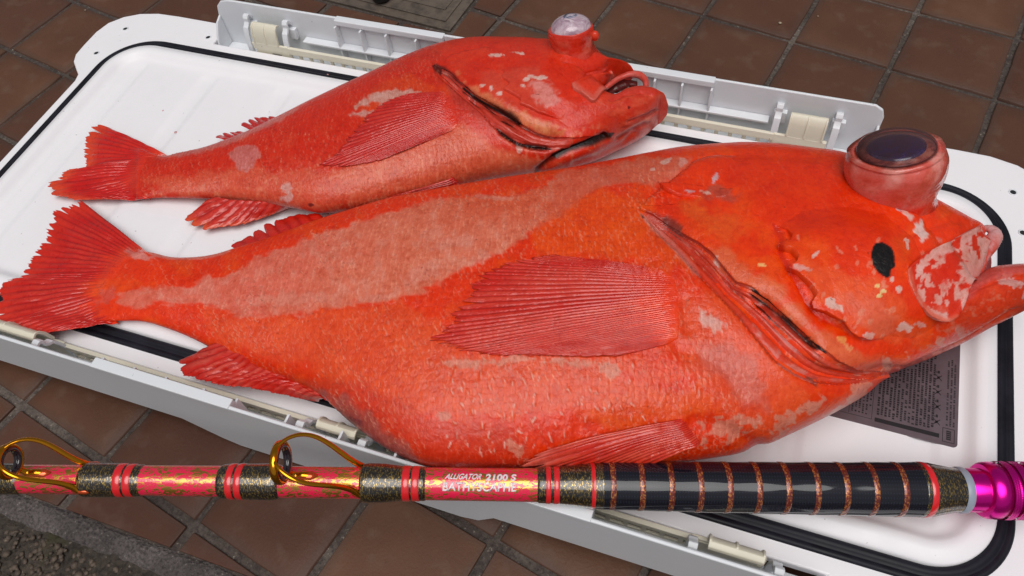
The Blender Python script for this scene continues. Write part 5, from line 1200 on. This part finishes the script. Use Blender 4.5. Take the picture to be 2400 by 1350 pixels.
def paint_sm(Q):
    c = np.tile(np.array(lin(214, 52, 24)), (len(Q), 1)); d, _, _ = seg_dist(Q, [(1437, 168), (1420, 206), (1390, 242), (1362, 224), (1340, 206)]); return blendc(c, 1-sstep(4, 14, d), lin(210, 92, 76))
plate('jaw_plate', S_MAX, bvS2, M_head, small, paint_sm, 0.0036, 0.0010, 20, None, 30, 3.0, 0.0006, 4, thick=0.004, smooth=4)
zl = 0.056
ul = catmull(np.array([P(1392, 238, .052), P(1408, 218, .054), P(1430, 198, zl), P(1455, 182, .057), P(1482, 174, .057), P(1502, 178, .054), P(1513, 190, .050), P(1514, 206, .046)]), 44)
tube('upper_lip', ul, np.interp(np.linspace(0, 1, 44), [0, .15, .6, .85, 1], [.0012, .0022, .0026, .0034, .0026]), M_head, small, 16, 1.0, col=ccol(44, 16, lin(204, 74, 62), lin(208, 98, 88), 3))
ml = catmull(np.array([P(1420, 222, .048), P(1445, 205, .048), P(1470, 196, .048), P(1492, 198, .046)]), 20)
tube('mouth_lining', ml, [0.004]*6+[0.0055]*8+[0.004]*6, M_head, small, 14, 0.7, col=np.tile(np.array(lin(84, 26, 22)), (280, 1)))
SC1 = [(1030, 160), (1055, 170), (1085, 196), (1119, 222), (1175, 252), (1212, 277), (1231, 292), (1261, 310), (1299, 322), (1344, 325)]
SC2 = [(1030, 178), (1070, 215), (1126, 263), (1160, 301), (1194, 327), (1239, 346), (1287, 352), (1335, 346)]
def paint_gs(Q):
    c = paint_small(Q); a, _, t = seg_dist(Q, SC1); b, _, _ = seg_dist(Q, SC2); o = a/(a+b+1e-6); m = 0.5+0.5*np.cos(2*np.pi*(o*3+0.3*fbm(t*4+1, o*2, 3)))
    c = blendc(c, 0.3+0.35*m, lin(204, 66, 50)); c = blendc(c, sstep(0.15, 0.5, fbm(t*18, o*5+3, 4))*0.5, lin(216, 132, 120))
    d, _, _ = seg_dist(Q, [(1094, 212), (1160, 247), (1226, 286)]); c = blendc(c, sstep(13, 8, d), lin(22, 12, 10)); d, _, _ = seg_dist(Q, [(1164, 304), (1212, 338), (1290, 352)]); c = blendc(c, sstep(5, 2.5, d), lin(30, 12, 10)); return c
plate('gill_membrane', SC1+SC2[::-1], bvS2, M_head, small, paint_gs, 0.0003, 0.0, 20, [(1028, 150), (1028, 185)], 30, 2.6, extra=striate(SC1, SC2, 0.0009, 3), smooth=3)
fin('pectoral_fin', [(1052, 216), (1068, 236), (1078, 262), (1080, 288), (1066, 304)], [(960, 222), (900, 240), (860, 268), (815, 320), (775, 366), (740, 392), (800, 396), (880, 382), (960, 350)], 32, M_fin, small, bvS, 0.0009, None, 0.0005, 0.04, 0.03, 7, 60, 0.0014, 11, (lin(196, 22, 12), lin(208, 66, 50)), pale=0.65, blend=paint_small)
fin('tail_fin', [(392, 364), (352, 368), (334, 400), (330, 440), (352, 466)], [(232, 288), (205, 298), (188, 350), (192, 398), (150, 400), (106, 432), (116, 462), (180, 476), (290, 470)], 28, M_fin, small, bvS, 0.0006, 0.008, 0.0005, 0.06, 0.05, 7, 56, 0.004, 12, (lin(202, 14, 4), lin(214, 52, 34)), lin(232, 84, 40), pale=0.6, blend=paint_small)
fin('anal_fin', [(500, 462), (560, 470), (630, 474), (690, 480)], [(468, 486), (434, 508), (428, 522), (480, 546), (560, 534), (640, 506), (684, 486)], 10, M_fin, small, None, 0.0, (0.020, 0.009), 0.0005, 0.05, 0.07, 8, 34, 0.003, 13, (lin(200, 30, 18), lin(212, 70, 54)), lin(226, 90, 40), pale=0.7)
fin('dorsal_fin', [(664, 282), (630, 296), (590, 306)], [(640, 273), (590, 276), (560, 292)], 5, M_fin, small, None, 0.0, (0.022, 0.016), 0.0006, 0.1, 0.2, 7, 16, 0.001, 14, (lin(196, 18, 8), lin(206, 50, 40)), pale=0.4)
fin('dorsal_fin', [(590, 314), (560, 324), (535, 332)], [(565, 308), (520, 312), (500, 320)], 4, M_fin, small, None, 0.0, (0.018, 0.012), 0.0006, 0.1, 0.2, 7, 16, 0.001, 15, (lin(196, 18, 8), lin(206, 50, 40)), pale=0.4)
fin('pelvic_fin', [(1062, 414), (1074, 424), (1080, 440)], [(930, 452), (868, 470), (930, 478)], 6, M_fin, small, bvS, 0.002, None, 0.0012, 0.04, 0.05, 8, 30, 0.0, 16, (lin(204, 34, 24), lin(214, 84, 66)), pale=0.8)
def colf_s(an, h):
    n = len(an); c = np.tile(np.array(lin(210, 50, 28)), (n, 1)); s = fbm(np.cos(an)*2+1, np.sin(an)*2+h*2.5, 4)
    c = blendc(c, sstep(-0.1, 0.3, s)*0.7*sstep(0.1, 0.4, h)*sstep(0.95, 0.7, h), lin(212, 92, 72))
    return c
es_, so, st_, sa, ss, su = eye(small, (1345, 132), 0.070, (1338, 64), 0.096, [(0.030, -0.40), (0.0255, -0.15), (0.0212, 0.08), (0.0192, 0.35), (0.0192, 0.6), (0.0200, 0.8), (0.0196, 0.95), (0.0184, 1.02), (0.0172, 1.0)], colf_s, 1.0, 0.0180, 0.0066, None, milky=True)
dm = [(0.0252, -0.0005)]+[(0.0252*math.cos(a), 0.0085*math.sin(a)) for a in np.linspace(0.05, math.pi/2, 12)]
lathe('cornea', dm, et+ea*0.0008, ea, M_cornea, eb, 48)
kn = P(1394, 84, 0.092); kv_ = [tuple(kn+np.array(c)*np.array([.0055, .005, .0065])) for c in icv]
ksm = mkmesh('eye_knob', kv_, icf, M_head, es_, col=np.tile(np.array(lin(216, 60, 34)), (len(kv_), 1))); sb = ksm.modifiers.new('s', 'SUBSURF'); sb.levels = 2; sb.render_levels = 2

# ------------------------------------------------------------------ fishing rod
rod = empty('fishing_rod', None, 'pink and gold fishing rod with dark navy grip lying across the near edge', 'fishing rod')
RA = P(0, 1122, 0.083); RB = P(2400, 1150, 0.0310); rdir = (RB-RA)/np.linalg.norm(RB-RA)
_ts = np.linspace(-0.25, 0.95, 2400); _px = proj(RA+rdir*_ts[:, None])[:, 0]
def RT(px): return float(np.interp(px, _px, _ts))
def RP(px): return RA+rdir*RT(px)
RSC = lambda px: pxm(RP(px))
def rad(px, d): return d/2/RSC(px)*0.985                 # d = diameter in photo points
def rlathe(name, pts, mat, parent=rod, n=56, capped=True, fine=0):
    """pts: (px along the rod, diameter in px)"""
    if fine: pts = [tuple(x) for x in polyline(pts, fine)]
    pr_ = [(rad(x, d), RT(x)) for x, d in pts]
    if capped: pr_ = [(0, pr_[0][1])]+pr_+[(0, pr_[-1][1])]
    V, Fq = lathe('x', pr_, RA, rdir, None, None, n, raw=True)
    o = mkmesh(name, V, Fq, mat, parent); 
    o.data.set_sharp_from_angle(angle=math.radians(40)) if hasattr(o.data, 'set_sharp_from_angle') else None
    return o
# material coordinates along the rod
ang = math.atan2(rdir[1], rdir[0])
def mat_foil():
    m, t, b = newmat('pink_gold_foil_blank'); co = objco(t, (1, 1, 1), (0, 0, -ang)); mp = N(t, 'ShaderNodeMapping'); mp.inputs['Scale'].default_value = (190, 420, 420); t.links.new(co, mp.inputs[0])
    n = noise(t, 1.0, 3, 0.55, mp.outputs[0], 1.6); n2 = noise(t, 0.45, 3, 0.6, mp.outputs[0], 1.0)
    mk = mathn(t, 'ADD', n.outputs[0], mathn(t, 'MULTIPLY', mathn(t, 'SUBTRACT', n2.outputs[0], 0.5), 0.55))
    mask = ramp(t, mk, [(0.505, (0, 0, 0)), (0.525, (1, 1, 1))])
    c = mixc(t, mask, (*lin(236, 26, 74), 1), (*lin(196, 148, 52), 1)); t.links.new(c, b.inputs['Base Color'])
    t.links.new(mathn(t, 'MULTIPLY', mask, 0.85), b.inputs['Metallic']); b.inputs['Roughness'].default_value = 0.28
    b.inputs['Coat Weight'].default_value = 1.0; b.inputs['Coat Roughness'].default_value = 0.03
    bump(t, b, mk, 0.35, 0.0004); return m
M_foil = mat_foil()
def mat_wrap():
    m, t, b = newmat('black_gold_thread_wrap'); co = objco(t, (1, 1, 1), (0, 0, -ang)); mp = N(t, 'ShaderNodeMapping'); mp.inputs['Scale'].default_value = (1500, 520, 520); t.links.new(co, mp.inputs[0])
    n = noise(t, 1.0, 2, 0.5, mp.outputs[0], 0.8); mask = ramp(t, n.outputs[0], [(0.55, (0, 0, 0)), (0.62, (1, 1, 1))])
    c = mixc(t, mask, (*lin(24, 18, 14), 1), (*lin(168, 140, 72), 1)); t.links.new(c, b.inputs['Base Color'])
    t.links.new(mathn(t, 'MULTIPLY', mask, 0.9), b.inputs['Metallic']); b.inputs['Roughness'].default_value = 0.3
    b.inputs['Coat Weight'].default_value = 1.0; b.inputs['Coat Roughness'].default_value = 0.04
    bump(t, b, n.outputs[0], 0.4, 0.0003); return m
M_wrap = mat_wrap()
M_ring, tr_, br_ = newmat('red_thread_ring'); br_.inputs['Base Color'].default_value = (*lin(222, 26, 34), 1); br_.inputs['Roughness'].default_value = 0.3; br_.inputs['Coat Weight'].default_value = 1; br_.inputs['Coat Roughness'].default_value = 0.04
def mat_grip():
    m, t, b = newmat('navy_woven_grip'); co = objco(t, (1, 1, 1), (0, 0, -ang))
    wv = N(t, 'ShaderNodeTexWave'); wv.wave_type = 'BANDS'; wv.bands_direction = 'X'; wv.inputs['Scale'].default_value = 180; wv.inputs['Distortion'].default_value = 0.4; t.links.new(co, wv.inputs['Vector'])
    wv2 = N(t, 'ShaderNodeTexWave'); wv2.wave_type = 'BANDS'; wv2.bands_direction = 'Y'; wv2.inputs['Scale'].default_value = 130; wv2.inputs['Distortion'].default_value = 0.3; t.links.new(co, wv2.inputs['Vector'])
    pr = mathn(t, 'MULTIPLY', wv.outputs['Fac'], wv2.outputs['Fac']); mp = N(t, 'ShaderNodeMapping'); mp.inputs['Scale'].default_value = (60, 420, 420); t.links.new(co, mp.inputs[0])
    n = noise(t, 1.0, 4, 0.6, mp.outputs[0], 0.5)
    c = mixc(t, ramp(t, pr, [(0.5, (0, 0, 0)), (0.75, (0.55,)*3)]), (*lin(13, 14, 26), 1), (*lin(36, 38, 54), 1)); t.links.new(c, b.inputs['Base Color'])
    b.inputs['Roughness'].default_value = 0.6; b.inputs['Specular IOR Level'].default_value = 0.1; b.inputs['Coat Weight'].default_value = 1.0
    t.links.new(ramp(t, n.outputs[0], [(0.4, (0.03,)*3), (0.7, (0.12,)*3)]), b.inputs['Coat Roughness'])
    nb = bump(t, None, pr, 0.30, 0.0002); t.links.new(nb, b.inputs['Normal']); nb2 = bump(t, None, n.outputs[0], 0.22, 0.0003); b.inputs['Coat Roughness'].default_value = 0.08; return m
M_grip = mat_grip()
def mat_band():
    m, t, b = newmat('copper_gold_cross_thread'); co = objco(t, (1, 1, 1), (0, 0, -ang)); mp = N(t, 'ShaderNodeMapping'); mp.inputs['Scale'].default_value = (1500, 1000, 1000); t.links.new(co, mp.inputs[0])
    v = N(t, 'ShaderNodeTexVoronoi'); v.inputs['Scale'].default_value = 1.0; v.inputs['Randomness'].default_value = 0.5; t.links.new(mp.outputs[0], v.inputs['Vector'])
    sx = N(t, 'ShaderNodeSeparateColor'); t.links.new(v.outputs['Color'], sx.inputs[0])
    c = ramp(t, sx.outputs[0], [(0.0, lin(110, 34, 22)), (0.55, lin(140, 52, 32)), (0.72, lin(186, 116, 56)), (1, lin(206, 150, 92))], 'CONSTANT'); t.links.new(c, b.inputs['Base Color'])
    b.inputs['Metallic'].default_value = 0.45; b.inputs['Roughness'].default_value = 0.35; b.inputs['Coat Weight'].default_value = 1; b.inputs['Coat Roughness'].default_value = 0.06
    bump(t, b, v.outputs['Distance'], 0.5, 0.0004); return m
M_band = mat_band()
def mat_anod(knurl):
    m, t, b = newmat('magenta_anodised_knurl' if knurl else 'magenta_anodised'); b.inputs['Base Color'].default_value = (*lin(226, 18, 150), 1); b.inputs['Metallic'].default_value = 0.85; b.inputs['Roughness'].default_value = 0.24
    co = objco(t, (1, 1, 1), (0, 0, -ang)); n = noise(t, 300, 3, 0.5, co); bump(t, b, n.outputs[0], 0.08, 0.0002); return m
M_mag = mat_anod(False); M_magk = mat_anod(True)
M_gold, tg_, bg_ = newmat('polished_gold_wire'); bg_.inputs['Base Color'].default_value = (*lin(222, 148, 36), 1); bg_.inputs['Metallic'].default_value = 1; bg_.inputs['Roughness'].default_value = 0.13
M_ceram, tc_, bc_ = newmat('dark_ceramic_ring'); bc_.inputs['Base Color'].default_value = (*lin(40, 26, 34), 1); bc_.inputs['Roughness'].default_value = 0.12; bc_.inputs['Coat Weight'].default_value = 1
M_resin, tr2_, br2_ = newmat('orange_resin_foot'); br2_.inputs['Base Color'].default_value = (*lin(226, 84, 20), 1); br2_.inputs['Metallic'].default_value = 0.7; br2_.inputs['Roughness'].default_value = 0.2; br2_.inputs['Coat Weight'].default_value = 1
M_grey, tg2, bg2 = newmat('grey_collar'); bg2.inputs['Base Color'].default_value = (*lin(150, 158, 172), 1); bg2.inputs['Roughness'].default_value = 0.35
M_ltr, tl2, bl2 = newmat('white_lettering'); bl2.inputs['Base Color'].default_value = (*lin(236, 220, 224), 1); bl2.inputs['Roughness'].default_value = 0.3; bl2.inputs['Coat Weight'].default_value = 0.6

def bd(px):  # blank diameter in px
    return float(np.interp(px, [-200, 0, 340, 520, 1130, 1262], [66, 68, 71, 73, 77, 79]))
blank = rlathe('blank', [(x, bd(x)) for x in np.linspace(-160, 1280, 40)], M_foil)
def wrap(x0, x1, bulge, rings=(), prof=None):
    pts = prof or [(x0, bd(x0)+1), (x0+4, bd(x0)+bulge*0.7+2), (x0+14, bd(x0)+bulge), ((x0+x1)/2, bd(x0)+bulge*0.95), (x1-14, bd(x1)+4), (x1-4, bd(x1)+3), (x1, bd(x1)+0.5)]
    wo_ = rlathe('thread_wrap', pts, M_wrap, fine=40)
    for a, b in rings:
        d = np.interp([a, b], [p[0] for p in pts], [p[1] for p in pts]); rlathe('red_ring', [(a, d[0]+0.4), (a+1.0, d[0]+1.9), (b-1.0, d[1]+1.9), (b, d[1]+0.4)], M_ring, wo_)
    return wo_
wrap(-140, 56, 8)
wrap(196, 338, 11, [(281, 298), (303, 320)])
wrap(518, 660, 8, [(540, 555), (560, 575)], [(518, 74), (524, 80), (536, 82), (600, 84), (640, 86), (655, 80), (660, 74)])
wrap(848, 1000, 16, [(946, 963), (968, 985)], [(848, 78), (852, 90), (862, 93), (900, 92), (925, 86), (940, 82), (985, 80), (996, 80), (1000, 76)])
wrap(1258, 1415, 12, [(1279, 1290), (1297, 1310), (1383, 1392)], [(1258, 78), (1264, 84), (1310, 87), (1350, 96), (1380, 105), (1410, 109), (1415, 108)])
def gd(px): return float(np.interp(px, [1405, 1450, 1700, 1900, 2100, 2150], [108, 111, 118, 122, 127, 128]))
grip = rlathe('grip', [(1408, 108)]+[(x, gd(x)+(0.8*math.sin(x*0.05))) for x in np.linspace(1414, 2146, 90)], M_grip)
for k in range(11):
    x = 1432+k*66.3; d = gd(x); rlathe('cross_band', [(x-6.5, d+0.2), (x-5, d+1.6), (x, d+2.0), (x+5, d+1.6), (x+6.5, d+0.2)], M_band, grip, 64)
wrap(2140, 2248, 0, [(2153, 2168)], [(2140, 126), (2144, 129), (2175, 127), (2200, 117), (2225, 107), (2240, 104), (2248, 104)])
rlathe('collar', [(2240, 105), (2243, 108), (2255, 108), (2258, 104)], M_grey)
rlathe('reel_seat', [(2254, 98), (2258, 101), (2318, 104), (2330, 104)], M_mag, n=72)
# knurled nut: diamond knurl bands with grooves between
kn_parts = []
def knurl(x0, x1, d0, d1, dep=1.6, per=110):
    nl = max(10, int((x1-x0)/1.3)); n = per*4; V = []
    for i in range(nl+1):
        x = x0+(x1-x0)*i/nl; d = d0+(d1-d0)*i/nl; e = min(i, nl-i)/2; e = min(1, e)
        for j in range(n):
            a = 2*math.pi*j/n; s = (x-x0)*0.30; k = abs(math.sin(a*per/2+s))*abs(math.sin(a*per/2-s))
            V.append((x, rad(x, d-dep*e*(1-k)), a))
    return V, nl, n
def ring_mesh(name, x0, x1, d0, d1, parent):
    V, nl, n = knurl(x0, x1, d0, d1); s = np.cross(rdir, (0, 1, 0.01)); s /= np.linalg.norm(s); u = np.cross(rdir, s)
    A = np.array(V); T = np.interp(A[:, 0], _px, _ts); W = RA+rdir*T[:, None]+A[:, 1:2]*(np.cos(A[:, 2:3])*s+np.sin(A[:, 2:3])*u)
    F = [(i*n+j, i*n+(j+1) % n, (i+1)*n+(j+1) % n, (i+1)*n+j) for i in range(nl) for j in range(n)]
    return mkmesh(name, W, F, M_magk, parent)
nut = rlathe('lock_nut', [(2296, 100), (2298, 122), (2304, 131), (2318, 134), (2328, 134), (2332, 128), (2336, 126), (2358, 126), (2362, 126), (2384, 126), (2388, 126), (2440, 126), (2446, 122), (2450, 110)], M_mag, n=72)
for a, b in ((2337, 2354), (2361, 2380), (2387, 2406), (2413, 2438)): ring_mesh('knurl_band', a, b, 136, 136, nut)

# lettering wrapped round the blank
nv_ = CAM-RP(1125); nv_ -= rdir*(nv_ @ rdir); nv_ /= np.linalg.norm(nv_); sv2 = np.cross(nv_, rdir)
if proj(RP(1125)+sv2*0.01)[1] > proj(RP(1125))[1]: sv2 = -sv2
def letter(txt, x0, x1, yc, hpx, shear=0.0, off=0.0, name='lettering', part_of=None):
    cu = bpy.data.curves.new('t', 'FONT'); cu.body = txt; cu.size = 1; cu.shear = shear; cu.offset = off; cu.align_x = 'LEFT'; cu.resolution_u = 3
    to = bpy.data.objects.new('t', cu); scene.collection.objects.link(to); dg = bpy.context.evaluated_depsgraph_get(); me = bpy.data.meshes.new_from_object(to.evaluated_get(dg)); bpy.data.objects.remove(to); bpy.data.curves.remove(cu)
    bm = bmesh.new(); bm.from_mesh(me); bmesh.ops.subdivide_edges(bm, edges=[e for e in bm.edges if e.calc_length() > 0.25], cuts=2, use_grid_fill=False); bmesh.ops.triangulate(bm, faces=bm.faces)
    co = np.array([v.co[:] for v in bm.verts]); mn, mx = co.min(0), co.max(0); L = RT(x1)-RT(x0); H_ = hpx/RSC(1125)
    top_n = len(bm.verts); r0 = rad(1125, bd(1125)+1.0)
    for v in bm.verts:
        a = RT(x0)+(v.co.x-mn[0])/(mx[0]-mn[0])*L; y_ = ((v.co.y-mn[1])/(mx[1]-mn[1])-0.5)*H_-yc/RSC(1125); ph = y_/r0
        v.co = Vector(RA+rdir*a+r0*(math.cos(ph)*nv_+math.sin(ph)*sv2))
    bm.to_mesh(me); bm.free(); o = bpy.data.objects.new(name, me); scene.collection.objects.link(o); me.materials.clear(); me.materials.append(M_ltr); o.parent = blank
    s_ = o.modifiers.new('s', 'SOLIDIFY'); s_.thickness = 0.00015; s_.offset = 0; return o
letter('ALLIGATOR', 1044, 1130, -18, 15, 0.5, 0.03)
letter('2100 S', 1138, 1210, -17, 17, 0.12, 0.045)
letter('BATHYSCAPHE', 1040, 1211, 6, 21, 0.10, 0.030)

# line guides
def guide(px_ring, px_foot, size, tilt=0.10, label=None):
    """a ceramic ring on a bent gold wire frame standing on the blank, two legs running to the wrap"""
    r = size; rb = rad(px_ring, bd(px_ring))
    up = np.array([0, 0, 1.0])-rdir*rdir[2]; up += np.array([0, 0.10, 0]); up -= rdir*(up @ rdir); up /= np.linalg.norm(up); sd_ = np.cross(up, rdir)
    if sd_[1] < 0: sd_ = -sd_
    c0 = RP(px_ring)+up*(rb+r+0.0055)
    t_ring = RT(px_ring); tf_ = RT(px_foot)
    g = mkmesh('line_guide', [], [], M_gold, rod)
    a = np.linspace(0, 2*np.pi, 64, endpoint=False)
    loop = c0+np.array([r*(math.cos(x)*sd_+math.sin(x)*up)-rdir*tilt*r*math.sin(x) for x in a])
    V1, F1 = tube('x', loop+0*rdir, 0.0014, None, None, 10, 1.7, up=rdir, closed=True, raw=True)
    parts = [(V1.tolist(), F1)]
    # legs: start at ring's sides near the top, sweep forward and down to the feet on the wrap
    for sg in (1, -1):
        p0 = c0+r*(0.35*sg*sd_+0.94*up)-rdir*tilt*r
        fin_u = rb*0.33-(rb+r+0.0055); Lg = tf_-t_ring; P_ = []
        for q in np.linspace(0, 1, 12):
            e_ = q**1.9; sdc = r*(0.30+1.0*math.sin(math.pi*min(q*0.92, 1)**0.75))*(1-q**3)+rb*0.95*q**3; uc = 0.95*r*(1-e_)+fin_u*e_
            P_.append(c0+sg*sdc*sd_+up*uc+rdir*(-tilt*r*(1-q)+Lg*q))
        P_.append(P_[-1]+rdir*0.007)
        pp = catmull(np.array(P_), 50); rr_ = np.interp(np.linspace(0, 1, 50), [0, .3, .7, .9, 1], [.0012, .0014, .0018, .0023, .0014])
        v, f = tube('x', pp, rr_, None, None, 10, 0.7, raw=True); parts.append((v.tolist(), f))
    # rear foot below the ring
    P_ = [c0-up*r+rdir*tilt*r, c0-up*(r+0.003)+rdir*0.003, RP(px_ring)+up*(rb+0.0012)+rdir*0.010, RP(px_ring)+up*(rb+0.0004)+rdir*0.014]
    pp = catmull(np.array(P_), 20); v, f = tube('x', pp, np.linspace(0.0018, 0.0022, 20), None, None, 12, 0.6, raw=True); parts.append((v.tolist(), f))
    V, Fq = join_vf(parts); g.data.from_pydata([tuple(map(float, p)) for p in V], [], Fq); g.data.update(); g.data.polygons.foreach_set('use_smooth', [True]*len(g.data.polygons))
    loop2 = c0+np.array([(r-0.0022)*(math.cos(x)*sd_+math.sin(x)*up)-rdir*tilt*r*math.sin(x) for x in a])
    tube('ceramic_ring', loop2, 0.0017, M_ceram, g, 14, 1.5, up=rdir, closed=True)
    for sg in (1, -1):
        q = RA+rdir*tf_+sd_*sg*rb*0.93+up*rb*0.33; tube('guide_foot', [q-rdir*0.005, q-rdir*0.002, q+rdir*0.004, q+rdir*0.007], [0.0012, 0.0022, 0.0026, 0.0016], M_resin, g, 14, 0.8)
    q = RP(px_ring)+up*(rb-0.0002)+rdir*0.011; tube('guide_foot', [q-rdir*0.006, q-rdir*0.002, q+rdir*0.004, q+rdir*0.008], [0.001, 0.0028, 0.0030, 0.0008], M_resin, g, 16, 0.7)
    return g
guide(682, 852, 0.0122)
guide(66, 204, 0.0098)
